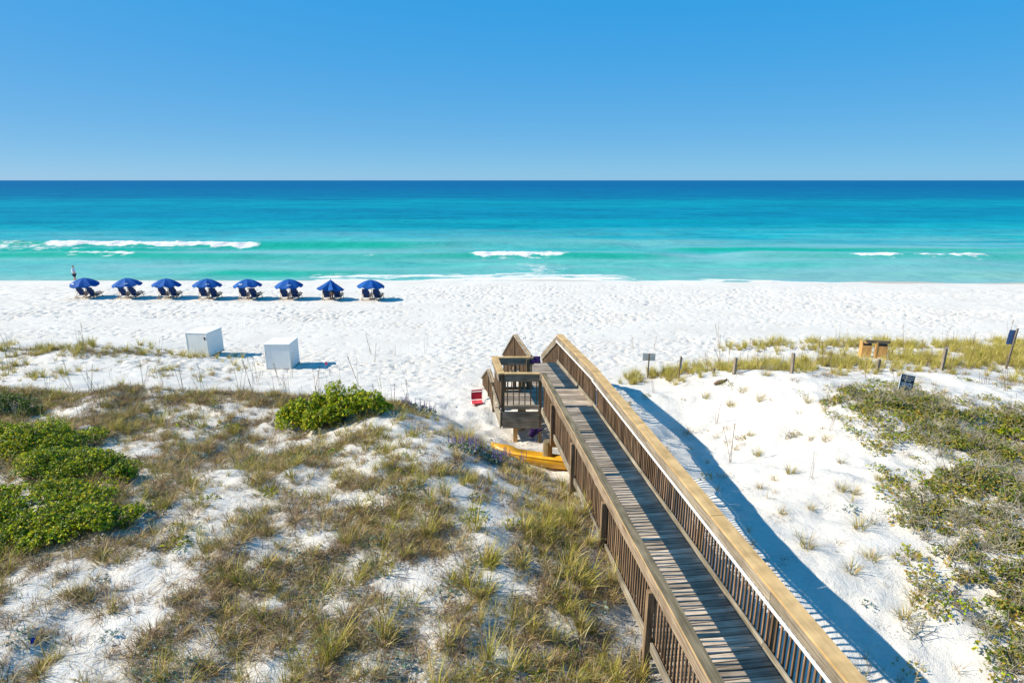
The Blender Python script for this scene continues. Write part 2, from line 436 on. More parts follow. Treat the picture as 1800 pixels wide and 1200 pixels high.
nf = nd(t, 'ShaderNodeTexNoise'); nf.inputs['Scale'].default_value = 1.0; nf.inputs['Detail'].default_value = 8; nf.inputs['Roughness'].default_value = 0.72
t.links.new(mp3.outputs[0], nf.inputs['Vector'])
nfc = nd(t, 'ShaderNodeMath', operation='MULTIPLY_ADD'); nfc.inputs[1].default_value = 2.0; nfc.inputs[2].default_value = -1.0; t.links.new(nf.outputs[0], nfc.inputs[0])
fm = nd(t, 'ShaderNodeMath', operation='ADD'); t.links.new(af.outputs['Fac'], fm.inputs[0]); t.links.new(nfc.outputs[0], fm.inputs[1])
fr = ramp(t, [(0.42, (0,0,0)), (0.74, (1,1,1))]); t.links.new(fm.outputs[0], fr.inputs[0])
mxf = nd(t, 'ShaderNodeMix', data_type='RGBA'); mxf.inputs[7].default_value = (0.62,0.62,0.60,1)
t.links.new(fr.outputs[0], mxf.inputs[0]); t.links.new(mxg.outputs[2], mxf.inputs[6])
t.nodes.remove(b)
df = nd(t, 'ShaderNodeBsdfDiffuse'); t.links.new(mxf.outputs[2], df.inputs[0])
gl = nd(t, 'ShaderNodeBsdfGlossy'); gl.inputs['Roughness'].default_value = 0.28; gl.inputs['Color'].default_value = (1,1,1,1)
ms = nd(t, 'ShaderNodeMixShader')
ff = nd(t, 'ShaderNodeMath', operation='MULTIPLY_ADD'); ff.inputs[1].default_value = -0.045; ff.inputs[2].default_value = 0.05
t.links.new(fr.outputs[0], ff.inputs[0]); t.links.new(ff.outputs[0], ms.inputs[0])
t.links.new(df.outputs[0], ms.inputs[1]); t.links.new(gl.outputs[0], ms.inputs[2]); t.links.new(ms.outputs[0], out.inputs[0])
mp4 = nd(t, 'ShaderNodeMapping'); mp4.inputs['Scale'].default_value = (0.5, 1.1, 1); t.links.new(geo.outputs['Position'], mp4.inputs[0])
nb = nd(t, 'ShaderNodeTexNoise'); nb.inputs['Scale'].default_value = 1.0; nb.inputs['Detail'].default_value = 6; nb.inputs['Roughness'].default_value = 0.6
t.links.new(mp4.outputs[0], nb.inputs['Vector'])
bp = nd(t, 'ShaderNodeBump'); bp.inputs['Strength'].default_value = 0.6; bp.inputs['Distance'].default_value = 0.35
t.links.new(nb.outputs[0], bp.inputs['Height']); t.links.new(bp.outputs[0], df.inputs['Normal']); t.links.new(bp.outputs[0], gl.inputs['Normal'])
M['sea'] = m

M['grass'] = foliage('dune_grass', 0.22, val=1.1, sat=1.12)
M['leaf'] = foliage('shrub_leaf', 0.42, 0.42, val=1.25)
M['twig'] = foliage('dry_twig', 0.0, 0.8, val=0.7)

# ------------------------------------------------------------------ ground
SEA_Z = -1.3
def profile(X, Y):
    """beach from the dunes down to the swash"""
    ys = np.array([-400, 4, 12, 18, 24, 30, 36, 45, 50, 53.5, 56, 60, 64, 75, 95, 140, 400])
    zs = np.array([2.4, 2.3, 2.2, 1.65, 1.2, 0.85, 0.52, 0.17, 0.17, 0.22, -0.25, -1.05, -1.5, -2.2, -3.2, -5, -9])
    z = np.interp(Y, ys, zs)
    k = np.clip((X - 0) / 45.0, 0, 1)                 # berm flattens out towards the right
    z = z - k * 0.32 * np.exp(-((Y - 52) / 6.0) ** 2)
    return z + (np.sin(X*0.16+1.0)*0.10 + np.sin(X*0.37)*0.06 + np.sin(X*0.061+2)*0.14) * np.exp(-((Y - 60) / 3.5) ** 2) * np.clip((X + 24) / 12, 0, 1)
CTRL = [  # X, Y, z  (surveyed)
 (5.2,20,1.45),(6.1,17.8,1.05),(5.6,14.1,1.62),(5.15,10.6,2.25),(5.1,9.6,2.36),(5.4,8.4,2.2),(6.2,7.2,1.85),(7.2,5.5,1.7),
 (2.0,14.5,1.62),(2.2,12.6,1.8),(2.2,10.2,2.3),(1.9,8.6,2.3),(2.0,7.2,2.0),(3,5,1.8),(3.2,16,1.6),(3,19,1.6),(4.2,12.5,1.8),(4.2,8.5,2.1),
 (0.6,15.2,1.6),(-0.4,16.2,1.6),(0.2,17.5,1.6),(0.2,20.5,1.5),(-1.2,19.5,1.6),(-2.5,19.5,1.55),(1.2,14.3,1.62),
 (-0.4,13.2,2.33),(0.6,12.3,2.28),(-1.5,14.2,2.62),(-2.7,15.8,2.62),(-3.6,17.2,2.4),(-4.6,15.6,2.5),(-6,16.6,2.4),
 (-1.6,16.8,1.75),(-2.6,18,1.65),
 (-8,17.6,2.4),(-12,17.8,2.5),(-17,18,2.5),(-9,20.5,1.6),(-14,21.5,1.6),(-19,22,1.7),(-5,19.6,1.65),
 (-6,7,2.6),(-3,8,2.75),(0,8,2.65),(-6,11,2.85),(-2,11.5,3.2),(0,10.2,2.85),(-9,13,2.6),(-13,12,2.8),(-10,8,2.7),(-2,5,2.2),(1,5.5,2.1),
 (-19,26,1.75),(-24,26,1.7),(-14.5,25,1.45),(-11,23.5,1.25),(-9,24.3,1.2),(-13.3,27,1.0),(-17,29.5,0.9),(-22,30,0.9),(-28,30,0.9),
 (8.5,20.3,2.3),(7,20.8,1.85),(10,19.6,2.5),(12,18.6,2.5),(9,16,2.5),(7.6,15,1.95),(8,12,2.45),(11,14.5,2.65),(7.2,9.5,2.2),(9,9,2.3),(14,17.5,2.3),(16,21,2.1),
 (13,21.5,1.85),(17.5,18,2.25),(12,11,2.4),
 (7,23.8,1.35),(10,23.6,1.45),(13,24.5,1.5),(17,24.6,1.55),(21,25,1.6),(14,27.8,1.2),(19,28,1.2),(25,27,1.4),(9,27.5,1.0),(5.5,22.6,1.35),
]
C = np.array(CTRL)
_cz = C[:, 2] - profile(C[:, 0], C[:, 1])
def _k(d2): return np.exp(-d2 / (2 * 1.9 ** 2))
_A = _k((C[:, None, 0]-C[None, :, 0])**2 + (C[:, None, 1]-C[None, :, 1])**2) + 0.12*np.eye(len(C))
_w = np.linalg.solve(_A, _cz)
def ground_base(X, Y):
    X = np.asarray(X, float); Y = np.asarray(Y, float)
    z = profile(X, Y)
    sh = z.shape; x = X.ravel(); y = Y.ravel(); acc = np.zeros(x.size)
    near = (y > -4) & (y < 36) & (np.abs(x) < 36)
    xn = x[near]; yn = y[near]; a = np.zeros(xn.size)
    for (cx, cy, _), wt in zip(C, _w):
        a += wt * _k((xn-cx)**2 + (yn-cy)**2)
    acc[near] = a
    z = z + acc.reshape(sh)
    dune = np.clip((24 - Y) / 6, 0, 1) * np.clip((Y + 30) / 20, 0, 1)
    z = z + dune * ((fbm(X*0.55+3, Y*0.55+8, 4) - 0.5) * 0.36 + (fbm(X*2.1, Y*2.1+4, 3) - 0.5) * 0.24)
    return z

def axis(parts):
    a = []
    for lo, hi, st in parts: a += list(np.arange(lo, hi, st))
    a.append(parts[-1][1]); return np.array(a)
gx = axis([(-400,-120,40),(-120,-66,4),(-66,-34,0.22),(-34,34,0.115),(34,66,0.22),(66,120,4),(120,400,40)])
gy = axis([(-300,-40,40),(-40,0,3),(0,4,0.4),(4,24,0.085),(24,46,0.095),(46,57,0.16),(57,80,0.8),(80,140,6)])
GX, GY = np.meshgrid(gx, gy)
GZ = ground_base(GX, GY)
# soft hummocks of trodden sand
trod = np.clip((Y_ := (GY - 17.5)) / 2.0, 0, 1) * np.clip((54.5 - GY) / 5, 0, 1)
trod *= np.where((GX > 4.5) & (GY < 24.5), np.clip((GY - 23) / 1.5, 0, 1), 1)
trod *= np.where((GX < -5) & (GY < 23), np.clip((GY - 20.5) / 2, 0, 1)*0.5, 1)
trod_soft = trod * (0.35 + 0.65*np.clip((fbm(GX*0.16+40, GY*0.30+2, 3) - 0.34) * 4.5, 0, 1))
GZ += trod_soft * ((fbm(GX*1.1, GY*1.1, 3) - 0.5) * 0.05)
# footprints: small pits with a pushed-up rim, stamped one by one
def stamp(n, x0, x1, y0, y1, r0, r1, d0, d1, wgt):
    Xs = rng.uniform(x0, x1, n); Ys = rng.uniform(y0, y1, n)
    keep = rng.random(n) < wgt(Xs, Ys); Xs = Xs[keep]; Ys = Ys[keep]
    ix = np.searchsorted(gx, Xs); iy = np.searchsorted(gy, Ys)
    r = rng.uniform(r0, r1, Xs.size); d = rng.uniform(d0, d1, Xs.size); th = rng.uniform(0, math.pi, Xs.size)
    ct = np.cos(th); st = np.sin(th)
    H = 4
    for j in range(-H, H+1):
        for i in range(-H, H+1):
            a = np.clip(ix+i, 0, gx.size-1); bq = np.clip(iy+j, 0, gy.size-1)
            dx = gx[a]-Xs; dy = gy[bq]-Ys
            u = (dx*ct+dy*st)/(r*1.5); v = (-dx*st+dy*ct)/(r*0.8)
            q = u*u+v*v
            np.add.at(GZ, (bq, a), d*(-np.exp(-q*1.6) + 0.12*np.exp(-((np.sqrt(q)-1.45)**2)*5)))
def tw(X, Y):
    t_ = np.clip((Y-18)/1.5, 0, 1)*np.clip((52-Y)/4, 0, 1)
    t_ = t_*np.where((X > 4.5) & (Y < 25), np.clip((Y-24)/1.0, 0, 1), 1)
    t_ = t_*np.where((X < -4.5) & (Y < 23.5), np.clip((Y-21)/2, 0, 1)*0.3, 1)
    smooth_band = np.exp(-((Y - 33 - 0.02*X) / 1.1) ** 2) * (X > 5)
    return t_*(0.14+0.86*np.clip((fbm(X*0.16+40, Y*0.34+2, 4)-0.40)*7, 0, 1))*(1-0.8*smooth_band)
stamp(19000, -34, 34, 17, 40, 0.06, 0.105, 0.09, 0.16, tw)
stamp(13000, -66, 66, 36, 54, 0.09, 0.14, 0.10, 0.16, tw)
stamp(5000, -66, 66, 24, 54, 0.14, 0.22, 0.08, 0.13, lambda X, Y: tw(X, Y)*(np.abs(X) > 30))
# vehicle tracks across the upper beach
for yy, amp in ((40.6, 0.09), (42.1, 0.08), (33.6, 0.06), (31.9, 0.06)):
    line = yy + 0.012*GX + 0.5*np.sin(GX*0.05)
    GZ -= amp*np.exp(-((GY-line)/0.22)**2)*(0.5+fbm(GX*0.4, GY*0.4, 2))*(np.abs(GX) < 66)

# ------------------------------------------------------------------ where plants grow
def ell(x, y, cx, cy, rx, ry, soft=0.35):
    d = np.sqrt(((x-cx)/rx)**2 + ((y-cy)/ry)**2)
    return np.clip((1-d)/soft + 0.5, 0, 1)
BARE = [(340,745,48,34),(480,727,70,12),(225,795,60,16),(55,1050,60,55),(150,1010,80,26),(548,842,52,26),(640,880,45,18),
        (740,775,62,48),(690,738,34,20),(350,925,72,32),(420,872,42,26),(480,962,52,22),(705,1035,30,46),(868,925,32,55),
        (877,1045,20,60),(470,1182,46,22),(385,832,44,18),(1105,1110,38,44),(620,805,46,22),(1070,900,26,20),(250,1080,40,16),
        (560,940,40,22),(640,1165,40,22),(20,1150,60,40),(300,690,60,6)]
def veg_density(X, Y, Z):
    """how thickly the dune grass stands (0..1)"""
    x, y = project(X, Y, Z)
    n = fbm(X*0.85+11, Y*0.85+5, 4)
    d = np.zeros_like(X)
    # main dune on the near left, up to its seaward shoulder
    sh = np.interp(X, [-40,-17,-8,-5.5,-4.0,-3.0,-1.9,-0.6,0.5,1.3,2.2,2.75], [19.2,19.0,18.6,18.0,17.9,17.2,15.9,14.3,13.6,13.2,13.3,12.8])
    main = np.clip((sh - Y)/0.35, 0, 1)*(X < 2.9 - 0.125*Y)
    d = main*np.clip((0.6*n+0.4*fbm(X*2.3+31, Y*2.3+5, 3)-0.31)*4.0, 0.10, 1)*0.9
    rim = main*np.exp(-((sh-Y-0.8)/0.9)**2)*(X < -3)
    d = np.maximum(d, rim*0.95)
    br = np.zeros_like(X)
    for c in BARE: br = np.maximum(br, ell(x, y, *c))
    d = d*(1-0.75*br)
    # low foredune on the left with the sea oats
    fd = np.exp(-(((Y-25.6)/1.5)**2))*(X < -13.5)*np.clip((-13-X)/5, 0, 1)
    fd2 = np.exp(-(((Y-23.6)/1.6)**2))*(X < -9.5)*np.clip((-9-X)/6, 0, 1)
    d = np.maximum(d, fd*np.clip((n-0.34)*4, 0, 1)); d = np.maximum(d, 0.6*fd2*np.clip((n-0.42)*5, 0, 1))
    # grass belt behind the bare dune on the right
    bl = np.exp(-((Y-np.interp(X, [4,8,12,20,30], [22.2,23.2,23.6,24.8,26.5]))/np.interp(X,[4,8,14,30],[0.55,0.9,1.5,2.4]))**2)*(X > 4.6)
    d = np.maximum(d, bl*np.clip((fbm(X*1.1+60, Y*1.1+7, 3)-0.33)*4.0, 0, 1))
    bl2 = np.exp(-((Y-28.3)/1.1)**2)*np.clip((X-10)/3, 0, 1)
    d = np.maximum(d, bl2*np.clip((n-0.36)*3.6, 0, 1))
    # sparse growth on the bare dune right of the walkway
    rt = (X > 4.75-0.125*Y)*(Y < 22)*(X < 40)
    wgt = np.interp(X, [4,6,9,12,30], [0.08,0.12,0.16,0.25,0.35])
    d = np.maximum(d, rt*wgt*np.clip((fbm(X*1.3+2, Y*1.3+31, 3)-0.44)*7, 0.06, 1.6))
    return d
lit = np.zeros_like(GZ)
nr_ = (GY > 2) & (GY < 32) & (np.abs(GX) < 36)
_d = veg_density(GX[nr_], GY[nr_], GZ[nr_])
lit[nr_] = np.clip(_d*0.9 + (fbm(GX[nr_]*2.5, GY[nr_]*2.5, 2)-0.62)*1.0*(_d > 0.02), 0, 1)
wet = np.clip((GY - 54.2 + 0.02*GX + (fbm(GX*0.2, GY*0.4, 2)-0.5)*2.0)/2.2, 0, 1)*np.clip((GX+30)/25, 0.15, 1)

def grid_mesh(name, X, Y, Z, material, attrs, smooth=True):
    ny, nx = X.shape
    me = bpy.data.meshes.new(name)
    co = np.stack([X, Y, Z], -1).reshape(-1, 3).astype(np.float32)
    i = (np.arange(ny-1)[:, None]*nx + np.arange(nx-1)[None, :]).ravel()
    q = np.stack([i, i+1, i+nx+1, i+nx], 1).astype(np.int32)
    me.vertices.add(len(co)); me.vertices.foreach_set('co', co.ravel())
    me.loops.add(q.size); me.loops.foreach_set('vertex_index', q.ravel())
    me.polygons.add(len(q)); me.polygons.foreach_set('loop_start', np.arange(0, q.size, 4, dtype=np.int32))
    me.polygons.foreach_set('loop_total', np.full(len(q), 4, np.int32))
    me.update(calc_edges=True)
    if smooth: me.polygons.foreach_set('use_smooth', np.ones(len(q), bool))
    for k, a in attrs.items():
        at = me.attributes.new(k, 'FLOAT', 'POINT'); at.data.foreach_set('value', a.ravel().astype(np.float32))
    me.materials.append(material)
    o = bpy.data.objects.new(name, me)
    return link(o)
g = grid_mesh('sand_ground', GX, GY, GZ, M['sand'], {'litter': lit, 'wet': wet})
tag(g, 'white quartz sand dunes and footprinted beach running down to the water', 'sand', kind='structure')

def gz(x, y):
    """height of the finished sand at a point"""
    i = np.clip(np.searchsorted(gx, x)-1, 0, gx.size-2); j = np.clip(np.searchsorted(gy, y)-1, 0, gy.size-2)
    fx = (x-gx[i])/(gx[i+1]-gx[i]); fy = (y-gy[j])/(gy[j+1]-gy[j])
    return (GZ[j,i]*(1-fx)+GZ[j,i+1]*fx)*(1-fy) + (GZ[j+1,i]*(1-fx)+GZ[j+1,i+1]*fx)*fy
def on_ground(xp, yp):
    """ground point seen at a photo pixel (marching down the line of sight)"""
    u = (xp-900)/F_PX; v = (yp-600)/F_PX
    d = Vector((u, math.cos(PITCH)-v*math.sin(PITCH), -math.sin(PITCH)-v*math.cos(PITCH)))
    t = 3.0
    while t < 200:
        P = Vector((0,0,CAM_Z)) + d*t
        if P.z <= float(gz(P.x, P.y)): break
        t += 0.03
    return P.x, P.y, float(gz(P.x, P.y))

# ------------------------------------------------------------------ sea
sx = axis([(-60000,-6000,9000),(-6000,-600,900),(-600,-130,47),(-130,130,0.42),(130,600,47),(600,6000,900),(6000,60000,9000)])
sy = axis([(56,66,0.3),(66,104,0.26),(104,135,0.6),(135,190,2.2)])
sy = np.concatenate([sy, np.geomspace(193, 80000, 70)])
SX, SY = np.meshgrid(sx, sy)
SZ = np.full_like(SX, SEA_Z)
foam = np.zeros_like(SX); face = np.zeros_like(SX)
nearw = np.clip((SX+140)/20, 0, 1)*np.clip((140-SX)/20, 0, 1)*np.clip((190-SY)/40, 0, 1)
SZ += nearw*((fbm(SX*0.05, SY*0.16, 4)-0.5)*0.35 + (fbm(SX*0.35, SY*0.9, 3)-0.5)*0.14)
def wave(Yc, x0, x1, amp, foams=(), slant=0.0, wd=1.7, soft=8.0, back=0.0, fk=None):
    wob = (fbm(SX*0.03+Yc, SX*0+Yc, 3)-0.5)*6.0
    c = Yc + slant*SX + wob
    u = SY - c
    ex = np.clip((SX-x0)/soft, 0, 1)*np.clip((x1-SX)/soft, 0, 1); ex = ex*ex*(3-2*ex)
    prof = np.where(u < 0, np.exp(-(u/wd)**2), np.exp(-(u/(wd*3.2))**2))
    global SZ, foam, face
    SZ = SZ + amp*ex*prof
    face = np.maximum(face, ex*np.exp(-((u+wd*0.75)/(wd*1.0))**2)*np.clip((fbm(SX*0.03+Yc*2, SY*0.02, 3)-0.3)*3.2, 0.05, 1)*(0.9 if Yc < 100 else 0.12))
    for (f0, f1, st, depth) in foams:
        fe = np.clip((SX-f0)/2.5, 0, 1)*np.clip((f1-SX)/2.5, 0, 1)
        jag = (fbm(SX*0.5+3*Yc, SX*0+7, 3)-0.5)*depth*0.9
        lip = np.clip((u+depth+jag)/1.1, 0, 1)*np.clip((0.9-u+jag*0.4)/1.3, 0, 1)
        ragged = 0.62 + 0.6*fbm(SX*0.10+Yc, SX*0+Yc*3, 3)
        foam = np.maximum(foam, fe*lip*st*ragged*1.35)
        SZ = SZ + fe*lip*(fbm(SX*1.5, SY*1.8, 3)-0.25)*0.55*min(1, amp*1.5)
        # thin foam trailing behind and in front of the break
        foam = np.maximum(foam, fe*np.exp(-np.clip(u, 0, 99)/(3.0+back))*np.clip(u*2, 0, 1)*0.36)
        foam = np.maximum(foam, fe*np.exp(-np.clip(-u-depth, 0, 99)/2.6)*np.clip((-u-depth)*2+1, 0, 1)*0.38)
wave(96, -130, 22, 0.85, [(-74,-39,0.88,2.3),(-8.4,-6.2,0.5,0.9),(-130,-74,0.42,3.2)], slant=0.012, back=5)
wave(82, -130, 26, 0.62, [(-7.2,8.8,0.88,1.9),(-62,-49.5,0.75,1.3),(-24,-17,0.22,0.5),(-12,-10.8,0.3,0.6)], slant=0.0)
wave(83.5, 28, 130, 0.5, [(46.0,54.4,0.85,1.5),(54.6,66.5,0.85,1.6)], slant=-0.005)
wave(73, 26, 62, 0.34, [], slant=0.0)
wave(88, -100, -42, 0.35, [(-130,-52,0.18,3.0)], slant=0.0)
wave(103, -40, 60, 0.45, []); wave(118, -130, 40, 0.4, []); wave(112, 40, 130, 0.35, [])
wave(140, -130, 130, 0.35, [], wd=3); wave(92, 20, 130, 0.3, []); wave(77, -130, -30, 0.32, []); wave(69, -40, 20, 0.25, []); wave(128, -60, 130, 0.35, [], wd=2.2); wave(155, -130, 60, 0.4, [], wd=3)
# swash: lacy foam along the beach, and the spent foam of the break at left
def swash(Yc, x0, x1, st, wdt, soft=6):
    ex = np.clip((SX-x0)/soft, 0, 1)*np.clip((x1-SX)/soft, 0, 1)
    c = Yc + (fbm(SX*0.12+Yc, SX*0, 3)-0.5)*3.0
    u = SY - c
    global foam, SZ
    foam = np.maximum(foam, ex*st*np.exp(-(u/wdt)**2))
    SZ = SZ + ex*np.exp(-(u/wdt)**2)*0.12
swash(62.3, -26, 16, 0.95, 1.4); swash(64.8, -26, 16, 0.72, 1.8); swash(66.5, -6, 8, 0.70, 1.3); swash(60.8, -20, 26, 0.9, 0.8)
swash(61.6, 18, 30, 0.92, 0.8, 3); swash(60.3, 22, 42, 0.95, 0.8, 4); swash(59.3, 34, 72, 0.74, 0.6)
swash(60.3, -60, -18, 0.64, 0.5, 10); swash(73, -4, 9, 0.56, 2.0)
def lace(x0, x1, y0, y1, st, soft=12):
    global foam
    ex = np.clip((SX-x0)/soft, 0, 1)*np.clip((x1-SX)/soft, 0, 1)*np.clip((SY-y0)/2.5, 0, 1)*np.clip((y1-SY)/3.5, 0, 1)
    foam = np.maximum(foam, ex*st)
lace(-130, -64, 87, 101, 0.46, 6); lace(-80, -36, 87, 94.5, 0.40); lace(-3, 9, 66, 79, 0.42, 4); lace(40, 72, 84, 88, 0.33); lace(-70, -46, 79.5, 82, 0.5, 5)
sea = grid_mesh('sea', SX, SY, SZ, M['sea'], {'foam': foam, 'face': face})
tag(sea, 'turquoise to deep blue sea with small breaking waves', 'sea', kind='structure')

# ------------------------------------------------------------------ boardwalk
DECK = 2.60; RAIL = 3.65; MS = -0.125
TH = math.atan(0.125)
BASE = Vector((2.0, 12.0, 1.8))
bw = empty('boardwalk', BASE)
tag(bw, 'weathered wooden boardwalk with slatted railings crossing the dune to the beach', 'boardwalk')
def at(X0, Y, z, m_=MS):                       # point on a line of the walkway
    return Vector((X0 + m_*Y, Y, z))
def loc(p): return Vector(p) - BASE
def beam(name, p0, p1, wd, ht, mats, parent, off=(0,0), bev=0.004, pbase=None, edge=False):
    """board from p0 to p1 (top centre line); width across, height down"""
    p0 = Vector(p0); p1 = Vector(p1); d = p1-p0; L = d.length; d.normalize()
    side = d.cross(Vector((0,0,1))).normalized(); up = side.cross(d).normalized()
    Mx = Matrix((side, d, up)).transposed().to_4x4()
    b_ = MB(); b_.box((-wd/2+off[0], -L/2, -ht+off[1]), (wd/2+off[0], L/2, off[1]), bev=bev)
    if edge: b_.mi = [1 if i == 0 else 0 for i in range(len(b_.f))]  # only the sun-facing left face takes the painted-in lit colour
    o = b_.build(name, mats, parent, fix=True)
    Mx.translation = (p0+p1)/2 - (pbase if pbase is not None else BASE)
    o.matrix_basis = Mx
    return o

# baluster and post meshes shared between alike pieces
_bal = MB(); _bal.box((-0.016,-0.016,-0.5),(0.016,0.016,0.5), bev=0.003); BAL = _bal.mesh('baluster', M['baluster'])
rest = MB()                                     # balusters beyond the limit of single pieces
nbal = [0]
def balusters(part, p0, p1, pitch, zt, zb, single=True):
    """p0,p1 world XY ends; zt, zb functions or values along the run (top and bottom)"""
    p0 = Vector(p0); p1 = Vector(p1); L = (p1-p0).length; n = int(L/pitch); ang = math.atan2(p1.y-p0.y, p1.x-p0.x)
    for i in range(n):
        f = (i+0.5)/n; p = p0.lerp(p1, f)
        t_ = zt(f) if callable(zt) else zt; b_ = zb(f) if callable(zb) else zb
        b_ += random.uniform(-0.012, 0.012)
        if single and nbal[0] < 298:
            nbal[0] += 1
            o = inst('baluster', BAL, part, loc((p.x, p.y, (t_+b_)/2)), (random.uniform(-.012,.012), random.uniform(-.012,.012), ang+random.uniform(-.08,.08)), (1,1,t_-b_))
        else:
            Mx = Matrix.Translation(loc((p.x, p.y, (t_+b_)/2))) @ Euler((0,0,ang)).to_matrix().to_4x4() @ Matrix.Diagonal((1,1,t_-b_,1))
            rest.box((-0.016,-0.016,-0.5),(0.016,0.016,0.5), M=Mx)
def post(part, x, y, zt, zb, s=0.09, rz=TH, name='post', m='post'):
    b_ = MB(); b_.box((-s/2,-s/2,zb-zt),(s/2,s/2,0), bev=0.006)
    return b_.build(name, M[m], part, loc=loc((x,y,zt)), rot=(0,0,rz))

# --- deck frame and planks
Y0, Y1, Y2 = 2.0, 16.35, 20.75
deck = beam('deck_frame', at(2.98,Y0,DECK-0.045), at(2.98,Y1,DECK-0.045), 0.045, 0.19, M['brown_board'], bw)
for X0 in (3.72, 4.46):
    beam('joist', at(X0,Y0,DECK-0.045), at(X0,Y1,DECK-0.045), 0.045, 0.19, M['brown_board'], bw)
def plank_mesh(L, k):
    b_ = MB(); b_.box((-L/2,-0.0675,-0.038),(L/2,0.0675,0), bev=0.005)
    return b_.mesh('plank', M['plank'])
PL = [plank_mesh(1.50, k) for k in range(2)]
y = Y0
while y < Y1-0.02:
    c = at((2.975+4.475)/2, y, DECK)
    inst('plank', PL[random.randrange(2)], bw, loc(c)+Vector((random.uniform(-.008,.008),0,random.uniform(-.004,.003))), (random.uniform(-.02,.02), random.uniform(-.003,.003), TH+random.uniform(-.006,.006)))
    y += 0.151
# far deck, turned a little further to the left
M2 = -0.172; TH2 = math.atan(0.172)
RX = lambda Y: at(4.52, Y1, 0).x + M2*(Y-Y1)       # right rail line on the far deck
LX = lambda Y: 0.60 + M2*(Y-17.9)                 # left rail line on the far deck
PF = {}
y = Y1+0.08
while y < Y2:
    xl = (-0.50 if y < 17.80 else LX(y)+0.04); xr = RX(y)-0.05
    L = xr-xl
    key = round(L, 2)
    if key not in PF: PF[key] = plank_mesh(key, 0)
    inst('plank', PF[key], bw, loc(((xl+xr)/2, y, DECK+random.uniform(-.003,.003))), (random.uniform(-.015,.015), 0, random.uniform(-.004,.004)+0.03))
    y += 0.150
# --- near railings (both sides)
def near_rail(name, Xc, side):
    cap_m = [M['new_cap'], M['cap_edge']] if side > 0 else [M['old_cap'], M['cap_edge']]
    cw = 0.235 if side > 0 else 0.15
    joints = [Y0, 4.1, 8.75, 12.6, Y1+ (0.0 if side < 0 else 0.05)] if side > 0 else [Y0, 4.3, 8.05, 12.2, Y1-0.02]
    part = None
    for a, b2 in zip(joints[:-1], joints[1:]):
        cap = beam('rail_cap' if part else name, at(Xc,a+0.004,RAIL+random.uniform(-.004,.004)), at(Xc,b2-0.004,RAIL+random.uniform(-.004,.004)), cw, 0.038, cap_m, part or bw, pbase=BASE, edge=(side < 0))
        if part is None:
            part = cap; part_m = cap.matrix_basis.copy()
        else:
            cap.matrix_basis = part_m.inverted() @ cap.matrix_basis
    return part, part_m
def adopt(o, part, pm):
    o.parent = part; o.matrix_parent_inverse = pm.inverted()
def rail_run(name, Xc, side):
    part, pm = near_rail(name, Xc, side)
    kids = []
    before = set(bw.children)
    bx = Xc - 0.075*1 if side > 0 else Xc - 0.055   # rail board face looks to the left in both
    for a, b2 in ((Y0,6.95),(6.95,11.9),(11.9,Y1)):
        beam('rail_board', at(bx,a+.004,RAIL-0.041), at(bx,b2-.004,RAIL-0.041), 0.038, 0.205, M['rail_board'] if side > 0 else M['brown_board'], bw)
    if side > 0:
        for a, b2 in ((Y0,8.9),(8.9,Y1+0.02)):
            beam('white_handrail', at(bx-0.045,a,RAIL-0.235), at(bx-0.045,b2,RAIL-0.235), 0.045, 0.045, M['white_bar'], bw, bev=0.012)
        for a, b2 in ((Y0,7.0),(7.0,12.1),(12.1,Y1)):
            beam('toe_board', at(4.435,a+.003,DECK+0.095), at(4.435,b2-.003,DECK+0.095), 0.040, 0.094, M['lichen_board'], bw)
        balusters(bw, at(4.51,4.5,0), at(4.51,Y1-0.05,0), 0.106, RAIL-0.06, DECK-0.16)
        balusters(bw, at(4.51,Y0,0), at(4.51,4.45,0), 0.106, RAIL-0.06, DECK-0.16, single=False)
        for Y in (2.3,4.7,7.05,9.45,11.85,14.25):
            post(bw, at(4.585,Y,0).x, Y, RAIL-0.042, float(gz(at(4.585,Y,0).x, Y))-0.3)
    else:
        balusters(bw, at(2.955,4.5,0), at(2.955,Y1-0.1,0), 0.106, RAIL-0.06, DECK-0.15)
        balusters(bw, at(2.955,Y0,0), at(2.955,4.45,0), 0.106, RAIL-0.06, DECK-0.15, single=False)
        ps = (2.3,4.7,7.2,9.6,12.1,14.45,16.32)
        for Y in ps:
            x_ = at(2.86,Y,0).x
            post(bw, x_, Y, RAIL-0.252, float(gz(x_, Y))-0.3 if Y not in (14.45,) else DECK-0.35, s=0.095)
        for a, b2 in zip(ps[:-1], ps[1:]):
            beam('stringer', at(2.905,a+.055,DECK-0.02), at(2.905,b2-.055,DECK-0.02+random.uniform(-.01,.01)), 0.042, 0.15, M['lichen_board'], bw)
        for Y in (7.2, 9.6, 12.1, 14.45):           # cross beams under the deck
            beam('cross_beam', at(2.80,Y+0.08,DECK-0.24), at(4.62,Y+0.08,DECK-0.24), 0.05, 0.20, M['brown_board'], bw)
    for o in set(bw.children)-before: adopt(o, part, pm)
rail_run('right_railing', 4.497, +1)
rail_run('left_railing', 2.945, -1)
